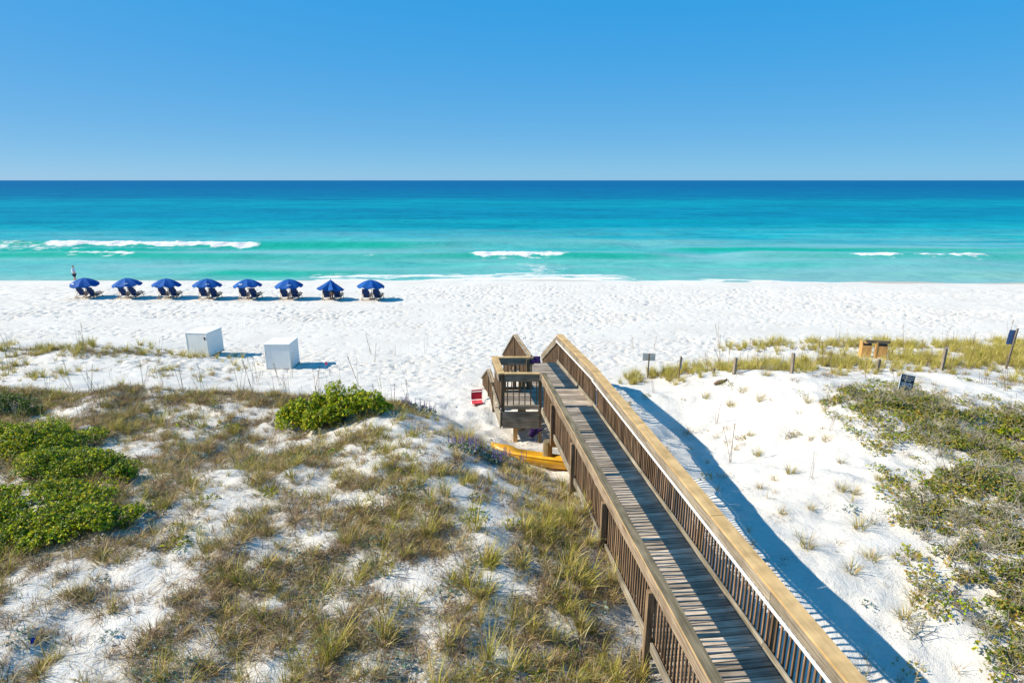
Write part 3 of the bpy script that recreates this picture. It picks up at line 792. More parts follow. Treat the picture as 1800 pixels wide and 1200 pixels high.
# round piling under the left edge near the nook, and one below it
def piling(x, y, zt, r=0.13):
    b_ = MB(); zb = float(gz(x,y))-0.4
    b_.tube([(0,0,zb-zt),(0,0,(zb-zt)/2),(0,0,0)], [r*1.05,r,r*0.97], 14)
    return b_.build('piling', M['piling'], bw, smooth=False, loc=loc((x,y,zt)))
piling(at(2.76,14.45,0).x, 14.6, DECK-0.30)
piling(0.30, 17.1, DECK-0.25); piling(2.25, 17.0, DECK-0.25); piling(at(4.4,14.4,0).x, 14.6, DECK-0.30)
piling(0.35, 20.3, DECK-0.2); piling(1.8, 20.3, DECK-0.2); piling(at(4.42,9.5,0).x, 9.6, DECK-0.30); piling(at(3.0,9.5,0).x, 9.6, DECK-0.30)
post(bw, 0.10, 16.42, DECK-0.7, float(gz(0.1,16.4))-0.3, s=0.13, rz=0.0, m='bin_wood', name='support_post')
# --- platform nook on the left
def rail_part(name, p0, p1, capm, cw, bside, zc=RAIL, pitch=0.11, bz=DECK-0.05, boardm='rail_board', bh=0.205, single=True, bottom=True, boff=0.05):
    """level or sloping railing as one part: p0,p1 include z of cap top"""
    p0 = Vector(p0); p1 = Vector(p1)
    part = beam(name, p0, p1, cw, 0.038, capm, bw)
    pm = part.matrix_basis.copy()
    before = set(bw.children)
    d = (p1-p0); d.z = 0; d.normalize(); n_ = Vector((d.y,-d.x,0))*bside
    beam('rail_board', p0+n_*boff-Vector((0,0,.041)), p1+n_*boff-Vector((0,0,.041)), 0.038, bh, M[boardm], bw)
    balusters(bw, (p0.x,p0.y,0), (p1.x,p1.y,0), pitch, lambda f: p0.z+(p1.z-p0.z)*f-0.06, lambda f: bz+(p1.z-p0.z)*f, single)
    if bottom:
        q0 = Vector((p0.x,p0.y,bz+0.09)); q1 = Vector((p1.x,p1.y,bz+0.09+(p1.z-p0.z)))
        beam('bottom_board', q0+n_*boff, q1+n_*boff, 0.038, 0.12, M[boardm], bw)
    for o in set(bw.children)-before: adopt(o, part, pm)
    return part, pm
NL0 = (-0.30, 16.30); NL1 = (-0.55, 17.90)
rail_part('front_nook_railing', (NL0[0]+0.085,NL0[1],RAIL), (0.80,16.30,RAIL), M['new_cap'], 0.15, +1, pitch=0.155, boardm='rail_board', bz=DECK-0.02)
rail_part('side_nook_railing', (NL0[0],NL0[1]-0.075,RAIL+0.004), (NL1[0],NL1[1]+0.075,RAIL+0.004), M['new_cap'], 0.20, -1, pitch=0.13, bz=DECK-0.02, boff=0.07)
rail_part('back_nook_railing', (NL1[0]+0.105,NL1[1],RAIL), (LX(17.9)+0.08,17.92,RAIL), M['new_cap'], 0.15, +1, pitch=0.12, bz=DECK-0.02)
for (x_, y_) in ((NL0[0]+0.03,NL0[1]+0.06),(NL1[0]+0.06,NL1[1]-0.05),(0.50,17.86)):
    post(bw, x_, y_, RAIL-0.045, DECK-0.62, s=0.10, rz=0.1)
# skirt boards round the nook
sk = [DECK-0.135, DECK-0.135-0.26, DECK-0.135-0.52]
for i, z_ in enumerate(sk[:2]):
    beam('skirt_board', (NL0[0]+0.02,NL0[1]-0.03-0.003*i,z_-0.13*0), (0.80,NL0[1]-0.03-0.003*i,z_), 0.04, 0.255, M['rail_board'], bw)
    beam('skirt_board', (NL0[0]-0.03-0.003*i,NL0[1]-0.05,z_), (NL1[0]-0.03-0.003*i,NL1[1]+0.05,z_), 0.04, 0.255, M['lichen_board'], bw)
# bench seat in the nook
beam('bench_seat', (NL1[0]+0.22,17.62,DECK+0.44), (0.35,17.62,DECK+0.44), 0.32, 0.04, M['lichen_board'], bw)
for x_ in (-0.22, 0.25): beam('bench_leg', (x_,17.52,DECK+0.395), (x_,17.72,DECK+0.395), 0.07, 0.39, M['post'], bw)
# --- far deck rails and stairs to the sand
AP_R = (RX(Y2)+0.0, Y2); AP_L = (LX(Y2), Y2)
rail_part('far_right_railing', (RX(Y1+0.06),Y1+0.06,RAIL), (AP_R[0],AP_R[1],RAIL-0.01), M['new_cap'], 0.235, -1, boff=0.075)
beam('white_handrail', (RX(Y1)-0.12,Y1+0.03,RAIL-0.235), (AP_R[0]-0.12,AP_R[1],RAIL-0.235), 0.045, 0.045, M['white_bar'], bw, bev=0.012)
beam('toe_board', (RX(Y1)-0.07,Y1,DECK+0.095), (AP_R[0]-0.07,AP_R[1],DECK+0.095), 0.04, 0.094, M['lichen_board'], bw)
post(bw, RX(18.4)+0.07, 18.4, RAIL-0.042, 1.2); post(bw, AP_R[0]+0.02, AP_R[1]-0.02, RAIL-0.042, 1.2)
rail_part('far_left_railing', (LX(17.99),17.99,RAIL), (AP_L[0],AP_L[1],RAIL), [M['rail_board']], 0.15, +1, boff=0.06, single=False)
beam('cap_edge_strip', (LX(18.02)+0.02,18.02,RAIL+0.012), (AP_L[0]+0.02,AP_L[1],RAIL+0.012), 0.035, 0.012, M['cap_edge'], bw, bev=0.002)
post(bw, AP_L[0], AP_L[1]-0.02, RAIL-0.042, 1.2)
RUN = 2.7; DROP = 1.55
def stair_end(a): return (a[0]+M2*RUN, a[1]+RUN)
eR = stair_end(AP_R); eL = stair_end(AP_L)
rail_part('right_stair_railing', (AP_R[0],AP_R[1]+0.01,RAIL), (eR[0],eR[1],RAIL-DROP), M['rail_board'], 0.15, -1, bz=DECK-0.05, single=False)
rail_part('left_stair_railing', (AP_L[0],AP_L[1]+0.01,RAIL), (eL[0],eL[1],RAIL-DROP), M['rail_board'], 0.15, +1, bz=DECK-0.05, single=False)
for i in range(8):
    f = (i+0.6)/8.5; ya = Y2+RUN*f
    beam('stair_tread', (LX(ya)+0.06,ya,DECK-0.17*(i+1)), (RX(ya)-0.06,ya,DECK-0.17*(i+1)), 0.28, 0.04, M['plank'], bw)
# --- lower side steps beside the nook: only their left railing shows
LS = (-0.82, 20.0); LSn = (-0.62, 18.55); zl = 2.58
rail_part('lower_step_railing', (LSn[0],LSn[1],zl), (LS[0],LS[1],zl), [M['rail_board']], 0.15, +1, bz=zl-0.98, single=False)
rail_part('lower_stair_railing', (LS[0],LS[1]+0.01,zl), (LS[0]-0.30,LS[1]+1.5,zl-0.82), [M['rail_board']], 0.15, +1, bz=zl-0.98, single=False)
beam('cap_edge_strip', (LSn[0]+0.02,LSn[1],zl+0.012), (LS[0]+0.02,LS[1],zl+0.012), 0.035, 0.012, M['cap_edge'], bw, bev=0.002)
post(bw, LS[0], LS[1]-0.03, zl-0.045, 1.2); post(bw, LSn[0], LSn[1], zl-0.045, 1.2)
ro = rest.build('balusters', M['baluster'], bw); ro['kind'] = 'stuff'
# rusty bolts are too small to see; towel over the rail end and one hanging below
def cloth(name, pts_w, mat_, label, cat):
    b_ = MB(); nu = len(pts_w); nv = len(pts_w[0])
    base = Vector(pts_w[-1][nv//2])
    b_.add([Vector(p)-base for row in pts_w for p in row], [(i*nv+j, i*nv+j+1, (i+1)*nv+j+1, (i+1)*nv+j) for i in range(nu-1) for j in range(nv-1)])
    o = b_.build(name, mat_, smooth=True, loc=base)
    sm = o.modifiers.new('thick', 'SOLIDIFY'); sm.thickness = 0.012
    return tag(o, label, cat)
rows = []
for i in range(11):
    s_ = (i-5)/5.0
    row = []
    for j in range(7):
        xx = 0.56+0.055*j; zz = RAIL+0.02-0.20*abs(s_)**1.2; yy = 17.92+0.12*s_+0.015*math.sin(j*1.7+i)
        row.append((xx+0.01*math.sin(i*2.1), yy, zz+0.008*math.sin(j*2.3+i)))
    rows.append(row)
cloth('towel', rows, M['purple'], 'dark purple towel draped over the end of the back nook railing', 'towel')
rows = []
for i in range(7):
    row = []
    for j in range(8):
        w_ = 0.40-0.05*i
        row.append((0.52+w_*j/7+0.02*math.sin(i+j), 16.05+0.03*math.sin(j*1.9+i*0.6), 2.02-0.055*i-0.012*abs(j-4)*-1*i*0.4))
    rows.append(row)
cloth('towel', rows, M['purple'], 'purple towel hanging beneath the boardwalk above the yellow kayak', 'towel')

# ------------------------------------------------------------------ storage boxes
def storage_box(xp, yp, rz, size, label, latch):
    x, y, z = on_ground(xp, yp); sx_, sy_, h = size
    z -= 0.03
    e = empty('storage_box', (x, y, z), rz)
    tag(e, label, 'storage box', 'white storage boxes on the sand')
    b_ = MB(); b_.box((-sx_, 0, 0), (0, sy_, h-0.05), bev=0.008); b_.build('box_body', M['box_white'], e)
    b_ = MB(); b_.box((-sx_-0.012, -0.012, h-0.048), (0.012, sy_+0.012, h), bev=0.008); b_.build('lid', M['box_lid'], e)
    for xx in (-sx_+0.02, -0.055):
        b_ = MB(); b_.box((xx, -0.009, 0.03), (xx+0.035, -0.001, h-0.055)); b_.build('corner_trim', M['box_lid'], e)
    b_ = MB(); b_.box((-sx_, -0.03, -0.02), (0, sy_+0.02, 0.028)); b_.build('base_frame', M['driftwood'], e)
    if latch:
        b_ = MB(); b_.box((-0.16,-0.022,h-0.30),(-0.10,-0.004,h-0.20)); b_.tube([(-0.13,-0.03,h-0.2),(-0.12,-0.035,h-0.38)],0.008,6); b_.build('latch', M['latch'], e)
    return e
storage_box(368.5, 626, R(-7), (1.08, 1.15, 1.12), 'white storage box with a dark latch, farther from the bush', True)
storage_box(512.5, 648.5, R(1), (1.08, 1.10, 1.14), 'plain white storage box nearer the green bush, grass at its foot', False)

# ------------------------------------------------------------------ umbrellas and chairs
def canopy_mesh(rad=1.12, drop=0.50, seg=8, fold=0.0, rz=0.0, cone=False):
    b_ = MB(); vs = [(0,0,0)]; fs = []
    nr = 6; sub = 4; n = seg*sub
    for r in range(1, nr+1):
        f = r/nr
        for k in range(n):
            a = 2*math.pi*k/n + rz; ph = (k % sub)/sub          # 0 at a rib
            chord = math.cos(math.pi/seg)/math.cos((ph-0.5)*2*math.pi/seg)
            rr = rad*f*(1-(1-chord)*0.9)
            sag = (1-abs(2*ph-1))                              # mid gore
            z = -(drop*(f**1.75) if not cone else drop*(f**0.95))
            z += 0.0 if not cone else -0.0
            rr *= 1-fold*sag*f; z -= 0.05*sag*f*(1 if fold == 0 else 1.2)
            vs.append((rr*math.cos(a), rr*math.sin(a), z))
    for k in range(n): fs.append((0, 1+k, 1+(k+1) % n))
    for r in range(nr-1):
        for k in range(n): fs.append((1+r*n+k, 1+(r+1)*n+k, 1+(r+1)*n+(k+1) % n, 1+r*n+(k+1) % n))
    b_.add(vs, fs)
    vs = []; fs = []
    for k in range(seg):                                        # valance: one flap per gore, notched at the ribs
        for j in range(sub+1):
            kk = (k*sub+j) % n; p = Vector(b_.v[1+(nr-1)*n+kk])
            inset = 0.0
            vs.append(p); hgt = 0.11 if 0 < j < sub else 0.05
            vs.append(Vector((p.x*1.004, p.y*1.004, p.z-hgt)))
    for k in range(seg):
        o_ = k*(sub+1)*2
        for j in range(sub): fs.append((o_+2*j, o_+2*j+2, o_+2*j+3, o_+2*j+1))
    val = MB(); val.add(vs, fs)
    return b_, val
def umbrella(x, y, label, rz, letter, kind=0):
    z = float(gz(x, y)); H = 1.56
    e = empty('beach_umbrella', (x, y, z)); tag(e, label, 'umbrella', 'blue umbrellas in a row on the beach')
    p = MB(); p.tube([(0,0,-0.2),(0,0,H-0.05)], 0.019, 8); p.build('pole', M['chair_wood'] if kind == 0 else M['driftwood'], e)
    if kind == 0: c, v = canopy_mesh(1.04, 0.47, rz=rz)
    else: c, v = canopy_mesh(1.02, 0.70, rz=rz, fold=0.20, cone=True)
    co = c.build('canopy', M['canvas'], e, smooth=False, loc=(0,0,H)); co.rotation_euler = (R(random.uniform(-6,2)),R(random.uniform(-5,5)),0) if kind == 0 else (R(-9),R(3),0)
    v.build('valance', M['canvas'], co, fix=False)
    f = MB(); f.tube([(0,0,-0.03),(0,0,0.05)], [0.03,0.012], 8); f.build('finial', M['canvas'], co)
    for k in range(8):
        a = 2*math.pi*k/8+rz
        rb = MB(); rad, dr = (1.01,0.47) if kind == 0 else (0.97,0.70)
        rb.tube([(math.cos(a)*rad*q, math.sin(a)*rad*q, -(dr*(q**1.75) if kind == 0 else dr*(q**0.95))-0.02) for q in (0.05,0.4,0.7,0.98)], 0.007, 4)
        rb.build('rib', M['chair_wood'], co)
    if letter is not None:                                     # small white print near the rim, too small to read
        l = MB(); a0 = letter
        for q, wd_ in ((-0.115,0.05),(-0.05,0.03),(-0.015,0.025),(0.02,0.03),(0.055,0.02),(0.085,0.03),(0.12,0.025)):
            a = a0+q*1.1; rr = 0.855; zz = -0.47*(0.83**1.75)+0.012
            Mx = Matrix.Translation((math.cos(a)*rr*0.985, math.sin(a)*rr*0.985, zz)) @ Euler((0,0,a+math.pi/2)).to_matrix().to_4x4() @ Euler((R(52),0,0)).to_matrix().to_4x4()
            l.box((-wd_*0.9,-0.032,0.0),(wd_*0.9,0.032,0.006), M=Mx)
        l.build('lettering', M['lettering'], co)
    return e
def sling_chair():
    e = empty('beach_chair', (0,0,0))
    def part(name, fn, m_): b_ = MB(); fn(b_); return b_.build(name, M[m_], e)
    # faces +Y, back leans to -Y
    for s in (-1, 1):
        part('back_rail', lambda b_: b_.tube([(s*0.24,0.12,0.16),(s*0.24,-0.25,0.88)], 0.02, 6), 'chair_wood')
        part('side_rail', lambda b_: b_.tube([(s*0.27,-0.34,0.05),(s*0.27,0.95,0.34)], 0.022, 6), 'chair_wood')
        part('front_leg', lambda b_: b_.tube([(s*0.29,0.72,0.0),(s*0.29,0.55,0.46)], 0.02, 6), 'chair_wood')
        part('rear_leg', lambda b_: b_.tube([(s*0.29,-0.42,-0.02),(s*0.29,0.10,0.46)], 0.02, 6), 'chair_wood')
        part('armrest', lambda b_: b_.box((s*0.29-0.035,-0.22,0.46),(s*0.29+0.035,0.62,0.485), bev=0.006), 'chair_wood')
    def slingback(b_):
        n_ = 8
        for i in range(n_):
            f0 = i/n_; f1 = (i+1)/n_
            w0 = 0.21 if not 0.45 < (f0+f1)/2 < 0.75 else 0.285      # padded lumbar band is wider
            p = [(-w0,0.12-0.36*f0,0.16+0.71*f0),(w0,0.12-0.36*f0,0.16+0.71*f0),(w0,0.12-0.36*f1,0.16+0.71*f1),(-w0,0.12-0.36*f1,0.16+0.71*f1)]
            off = Vector((0,-0.017,-0.012))
            b_.add([Vector(q)+off for q in p]+[Vector(q)-off for q in p], [(0,1,2,3),(7,6,5,4),(0,4,5,1),(1,5,6,2),(2,6,7,3),(3,7,4,0)])
    part('sling_back', slingback, 'navy')
    part('sling_seat', lambda b_: [b_.box((-0.23,0.08+0.11*i,0.155+0.025*i-0.04*math.sin(i*0.45)),(0.23,0.19+0.11*i,0.18+0.025*i-0.04*math.sin(i*0.45))) for i in range(7)], 'navy')
    part('foot_bar', lambda b_: b_.tube([(-0.29,0.93,0.33),(0.29,0.93,0.33)], 0.018, 6), 'chair_wood')
    part('rear_bar', lambda b_: b_.tube([(-0.29,-0.33,0.055),(0.29,-0.33,0.055)], 0.02, 6), 'chair_wood')
    return e
umx = [152,226,296,367,437,509,583,653]
ORD = ['first','second','third','fourth','fifth','sixth','seventh','eighth']
ulab = ['open blue umbrella first from the left, nearest the walking person', 'open blue umbrella second from the left in the beach row',
        'open blue umbrella third from the left in the beach row', 'open blue umbrella fourth from the left in the beach row',
        'open blue umbrella fifth from the left, small white print on its front', 'open blue umbrella sixth from the left, beside the half folded one',
        'half folded pointed blue umbrella, seventh from the left, someone beneath it', 'open blue umbrella at the right end of the beach row']
letters = [-2.0, -1.05, None, -1.1, -1.75, -1.2, None, None]
chair0 = None
for i, xp in enumerate(umx):
    x, y, z = on_ground(xp+1, 523.5+i*0.55)
    umbrella(x, y, ulab[i], R(22.5)+0.06*math.sin(i*2.3) - 0.18*(i < 1), letters[i], 1 if i == 6 else 0)
    for s in (-1, 1):
        cx = x + s*0.40 - 0.02; cy = y + 0.06 + random.uniform(-.05,.05)
        if chair0 is None: c_ = chair0 = sling_chair()
        else: c_ = copy_tree(chair0)
        c_.location = (cx, cy, float(gz(cx, cy))+0.01); c_.rotation_euler = (0,0,R(random.uniform(-5,5)))
        which = 'left' if s < 0 else 'right'
        tag(c_, f'navy sling beach chair on wooden frame, {which} one under the {ORD[i]} umbrella from the left', 'beach chair', 'navy beach chairs under the umbrellas')

# ------------------------------------------------------------------ people
def skin_mesh(name, verts, edges, radii, mat_, parent=None, sub=2, loc_=None, root=0):
    me = bpy.data.meshes.new(name); me.from_pydata(verts, edges, []); me.materials.append(mat_)
    o = bpy.data.objects.new(name, me); link(o, parent)
    if loc_ is not None: o.location = loc_
    sk_ = o.modifiers.new('skin', 'SKIN'); sk_.use_smooth_shade = True
    for i, r_ in enumerate(radii):
        s_ = me.skin_vertices[0].data[i]; s_.radius = r_ if isinstance(r_, tuple) else (r_, r_); s_.use_root = (i == root)
    sb = o.modifiers.new('sub', 'SUBSURF'); sb.levels = sub; sb.render_levels = sub
    return o
def walker():
    x, y = px(133, 497, -1.0); z = float(gz(x, y))
    P = Vector((x, y, z)); 
    # walking to the right (+X): local x forward
    v = [(0,0,0.88),(0.0,0,1.08),(0.01,0,1.30),(0.02,0,1.42),(0.04,0,1.50),(0.05,0,1.60),(0.05,0,1.68),      # 0-6 spine to crown
         (0.01,0.17,1.36),(-0.10,0.21,1.12),(-0.02,0.22,0.88),(0.01,0.21,0.80),                                # far arm 7-10
         (0.01,-0.17,1.36),(0.13,-0.22,1.14),(0.30,-0.22,1.00),(0.36,-0.21,0.94),                              # near arm 11-14
         (0.0,0.09,0.84),(-0.08,0.10,0.46),(-0.26,0.10,0.10),(-0.17,0.10,0.02),                                # back leg 15-18
         (0.0,-0.09,0.84),(0.14,-0.10,0.47),(0.20,-0.10,0.08),(0.31,-0.10,0.03)]                               # front leg 19-22
    e = [(0,1),(1,2),(2,3),(3,4),(4,5),(5,6),(2,7),(7,8),(8,9),(9,10),(2,11),(11,12),(12,13),(13,14),(0,15),(15,16),(16,17),(17,18),(0,19),(19,20),(20,21),(21,22)]
    r = [(0.13,0.11),(0.13,0.10),(0.15,0.11),0.055,0.055,(0.10,0.11),0.07, 0.055,0.042,0.035,0.03, 0.055,0.042,0.035,0.03, 0.085,0.06,0.04,0.035, 0.085,0.06,0.04,0.035]
    o = skin_mesh('person', v, e, r, M['skin'], loc_=P)
    tag(o, 'person in a white shirt and dark shorts walking along the water', 'person')
    sv = [(0,0,0.90),(0.0,0,1.10),(0.01,0,1.32),(0.01,0.18,1.36),(-0.10,0.215,1.12),(0.01,-0.18,1.36),(0.125,-0.22,1.16),(0.02,0,1.40)]
    skin_mesh('shirt', sv, [(0,1),(1,2),(2,3),(3,4),(2,5),(5,6),(2,7)], [(0.20,0.17),(0.19,0.155),(0.20,0.15),0.09,0.085,0.09,0.085,0.09], M['shirt'], o)
    tv = [(0,0,0.88),(0,0.09,0.80),(-0.06,0.10,0.52),(0,-0.09,0.80),(0.12,-0.10,0.53)]
    skin_mesh('shorts', tv, [(0,1),(1,2),(0,3),(3,4)], [(0.15,0.14),0.11,0.09,0.11,0.09], M['shorts'], o)
    skin_mesh('hair', [(0.00,0,1.58),(0.02,0,1.66),(0.05,0,1.70)], [(0,1),(1,2)], [(0.075,0.085),(0.085,0.095),(0.07,0.085)], M['hair'], o)
walker()
def helper():
    ux, uy, uz = on_ground(583, 526.8); x = ux+0.02; y = uy-0.12; z = float(gz(x, y))
    v = [(0,0,0.80),(0.10,0.10,0.96),(0.22,0.26,1.02),(0.28,0.36,1.03),(0.33,0.44,1.06),(0.36,0.49,1.08),
         (0.30,0.22,0.98),(0.34,0.30,0.74),(0.28,0.40,0.60),(0.12,0.34,0.98),(0.10,0.44,0.76),(0.08,0.50,0.62),
         (-0.09,-0.02,0.76),(-0.07,0.02,0.42),(-0.09,-0.02,0.05),(-0.08,0.10,0.03),
         (0.09,0.02,0.76),(0.11,0.05,0.42),(0.10,0.02,0.05),(0.11,0.14,0.03)]
    e = [(0,1),(1,2),(2,3),(3,4),(4,5),(2,6),(6,7),(7,8),(2,9),(9,10),(10,11),(0,12),(12,13),(13,14),(14,15),(0,16),(16,17),(17,18),(18,19)]
    r = [(0.12,0.11),(0.12,0.10),(0.12,0.10),0.05,0.08,0.06,0.05,0.04,0.03,0.05,0.04,0.03,0.08,0.055,0.04,0.03,0.08,0.055,0.04,0.03]
    o = skin_mesh('person', v, e, r, M['tan_skin'], loc_=(x,y,z))
    tag(o, 'person bending beneath the half folded umbrella, only bare legs showing', 'person')
    skin_mesh('shirt', [(0.02,0.02,0.86),(0.10,0.10,0.96),(0.22,0.26,1.02)], [(0,1),(1,2)], [(0.14,0.12),(0.14,0.12),(0.14,0.115)], M['blue_shirt'], o)
    skin_mesh('shorts', [(0,0,0.80),(-0.09,-0.02,0.72),(-0.08,0.01,0.56),(0.09,0.02,0.72),(0.10,0.04,0.56)], [(0,1),(1,2),(0,3),(3,4)], [(0.14,0.13),0.10,0.085,0.10,0.085], M['shorts'], o)
    skin_mesh('hair', [(0.33,0.44,1.09),(0.36,0.49,1.11)], [(0,1)], [0.09,0.075], M['dark_hair'], o)
helper()

# ------------------------------------------------------------------ kayak under the boardwalk
def kayak():
    a = Vector((-0.45, 14.72, 0)); bq = Vector((1.85, 13.95, 0)); d = (bq-a); L = d.length+0.3
    c = (a+bq)/2; ang = math.atan2(d.y, d.x); z0 = float(gz(c.x, c.y))
    e = empty('kayak', (c.x, c.y, z0-0.05), ang)
    tag(e, 'yellow plastic kayak lying on the sand under the boardwalk', 'kayak'); e.scale = (1,1,1.3)
    n = 17; k = 14; vs = []; fs = []
    for i in range(n):
        f = i/(n-1); s = 2*f-1
        w_ = 0.36*max(0.02, (1-abs(s)**2.4))**0.6; keel = 0.07*abs(s)**4; top = 0.34+0.03*s*s
        for j in range(k):
            t_ = j/k*2*math.pi
            yy = w_*math.cos(t_); zz = math.sin(t_)
            zc = top*0.62
            zz = zc + (zz*(top-zc) if zz > 0 else zz*(zc-keel))
            if math.sin(t_) > 0.55 and abs(s) < 0.55: zz -= 0.16*(1-(abs(s)/0.55)**2)   # open seat well
            vs.append(((f-0.5)*L, yy, zz))
    for i in range(n-1):
        for j in range(k): fs.append((i*k+j, i*k+(j+1) % k, (i+1)*k+(j+1) % k, (i+1)*k+j))
    fs.append(tuple(range(k))); fs.append(tuple((n-1)*k+j for j in range(k))[::-1])
    h = MB(); h.add(vs, fs); ho = h.build('hull', M['hull'], e, smooth=True); ho.rotation_euler = (R(-14),0,0)
    for s in (-1, 1):
        r_ = MB(); pts = []
        for i in range(1, n-1):
            f = i/(n-1); q = 2*f-1; w_ = 0.36*max(0.02,(1-abs(q)**2.4))**0.6; top = 0.34+0.03*q*q
            pts.append(((f-0.5)*L, s*w_*1.0, top*0.62+0.01))
        r_.tube(pts, 0.016, 6); ro_ = r_.build('gunwale', M['hull'], e, smooth=True); ro_.rotation_euler = (R(-14),0,0)
    b_ = MB(); b_.tube([(-L/2+0.08,0.02,0.40),(-L/2+0.02,0,0.45),(-L/2-0.03,-0.02,0.39)], 0.012, 6); b_.build('grab_handle', M['rope'], e)
kayak()

# ------------------------------------------------------------------ low red beach chair by the steps
def red_chair():
    x, y, z = on_ground(838, 706)
    e = empty('folding_chair', (x, y, z+0.01), R(12)); tag(e, 'low red folding beach chair on the sand left of the boardwalk', 'folding chair'); e.scale = (0.85,0.85,0.78)
    b_ = MB(); b_.add([(-0.22,0.0,0.10),(0.22,0.0,0.10),(0.24,0.10,0.42),(-0.20,0.10,0.42),(-0.22,0.02,0.09),(0.22,0.02,0.09),(0.24,0.12,0.41),(-0.20,0.12,0.41)],
        [(0,1,2,3),(7,6,5,4),(0,4,5,1),(1,5,6,2),(2,6,7,3),(3,7,4,0)]); b_.build('back_fabric', M['red'], e)
    b_ = MB(); b_.box((-0.24,-0.40,0.05),(0.20,-0.03,0.075)); b_.build('seat_fabric', M['pink_red'], e)
    b_ = MB(); b_.box((-0.19,0.115,0.435),(0.25,0.15,0.50), bev=0.008); b_.build('top_band', M['red'], e)
    for s in (-1, 1):
        b_ = MB(); b_.tube([(s*0.235,-0.02,0.07),(s*0.235+0.02,0.14,0.52)], 0.012, 6); b_.build('back_tube', M['white_metal'], e)
        b_ = MB(); b_.tube([(s*0.235,-0.44,0.03),(s*0.235,-0.02,0.07)], 0.012, 6); b_.build('seat_tube', M['white_metal'], e)
        b_ = MB(); b_.tube([(s*0.235,-0.30,0.0),(s*0.25,-0.20,0.20),(s*0.25,0.05,0.22)], 0.011, 6); b_.build('arm_tube', M['white_metal'], e)
    b_ = MB(); b_.tube([(-0.225,0.1,0.41),(0.245,0.1,0.41)], 0.012, 6); b_.build('cross_tube', M['white_metal'], e)
red_chair()

# ------------------------------------------------------------------ signs and posts on the right
def pole_sign(xb, yb, xt, yt, plate, plm, label, pm='post', yaw=0.0, r=0.03):
    x, y, z = on_ground(xb, yb)
    # lean from base pixel to top pixel, in the plane across the view
    s = y*math.cos(PITCH)+(CAM_Z-z)*math.sin(PITCH); hgt = (yb-yt)/F_PX*s/0.985
    lean = ((xt-xb)/F_PX*s)/hgt - (x/ s)*0.27
    e = empty('sign', (x, y, z), 0); e.rotation_euler = (0, math.atan(lean), yaw); tag(e, label, 'sign')
    b_ = MB(); b_.box((-r,-r,-0.3),(r,r,hgt), bev=0.005); b_.build('pole', M[pm], e)
    x0, x1, z0, z1, off = plate
    b_ = MB(); b_.box((x0, off, hgt*z0),(x1, off+0.012, hgt*z1), bev=0.003); b_.build('plate', M[plm], e)
    return e
pole_sign(1138.5, 664, 1141.5, 620, (-0.25,0.26,0.70,0.995,0.032), 'grey_sign', 'small grey rectangular sign seen from behind at the edge of the dune', 'fence_post', r=0.024)
pole_sign(1192.5, 666, 1197.5, 625, (0.0,0.10,0.42,0.93,0.034), 'pale_sign', 'narrow pale sign on a leaning brown post right of the grey sign', 'post', yaw=R(14), r=0.022)
e = pole_sign(1768, 648, 1789.5, 576, (-0.27,0.03,0.60,0.95,0.04), 'blue_sign', 'blue-backed sign on a strongly leaning pole at the far right', 'fence_post', r=0.03)
b_ = MB(); b_.box((0.034,0.04,1.08),(0.085,0.05,1.62)); b_.build('plate_edge', M['pale_sign'], e)
def board_sign():
    x, y, z = on_ground(1590, 692); e = empty('sign_board', (x, y, z+0.05), R(-6))
    e.rotation_euler = (R(-14), R(10), R(-6)); tag(e, 'leaning dark information board with pale print among grey shrubs', 'sign'); e.scale = (0.88,)*3
    b_ = MB(); b_.box((-0.24,-0.012,0.05),(0.24,0.012,0.62), bev=0.004); b_.build('board', M['dark_sign'], e)
    b_ = MB()
    for lo, hi in (((-0.262,-0.018,0.622),(0.262,0.018,0.655)),((-0.262,-0.018,0.03),(-0.243,0.018,0.62))): b_.box(lo, hi, bev=0.003)
    b_.build('frame', M['pale_sign'], e)
    b_ = MB(); b_.box((-0.22,-0.019,0.08),(0.20,-0.013,0.36)); b_.build('printed_panel', M['sign_blue_panel'], e)
    b_ = MB()
    for zz, segs in ((0.545,((-0.19,-0.06),(-0.04,0.05),(0.07,0.19))),(0.475,((-0.2,0.02),(0.05,0.2))),(0.415,((-0.12,-0.02),(0.0,0.12))),(0.30,((-0.18,0.0),(0.03,0.15))),(0.24,((-0.18,0.1),)),(0.19,((-0.17,-0.05),(0.0,0.16)))):
        for a_, c_ in segs: b_.box((a_,-0.023,zz),(c_,-0.0195 if zz < 0.37 else -0.0125,zz+0.022))
    b_.build('print_line', M['sign_print'], e)
    for s in (-0.2, 0.2):
        b_ = MB(); b_.box((s-0.025,0.013,-0.3),(s+0.025,0.05,0.55)); b_.build('stake', M['fence_post'], e)
board_sign()
for xb, yb, hpx, lab in ((1290,658,30,'grey wooden post standing in the grass, first right of the narrow sign'),(1391,656,36,'tall grey wooden post by the grassy hump behind the bare dune'),
                     (1541,655,24,'short grey post in the grass below the wooden bin shelter'),(1655,651,40,'tallest square grey post left of the leaning blue sign'),
                     (1166,660,13,'short weathered stake between the grey sign and the narrow sign'),(1254,656,9,'broken stub of a post low in the dune grass')):
    x, y, z = on_ground(xb, yb); h = hpx/F_PX*math.hypot(y, CAM_Z-z)*1.02; s = 0.05 if hpx > 20 else 0.035
    b_ = MB(); b_.box((-s,-s,-0.4),(s,s,h-0.02), bev=0.006); b_.box((-s+.008,-s+.008,h-0.021),(s-.008,s-.008,h), bev=0.004)
    o = b_.build('fence_post', M['fence_post'], loc=(x,y,z), rot=(R(random.uniform(-2,2)),R(random.uniform(-1,3)),R(random.uniform(0,40))))
    tag(o, lab, 'post', 'weathered posts along the dune line')
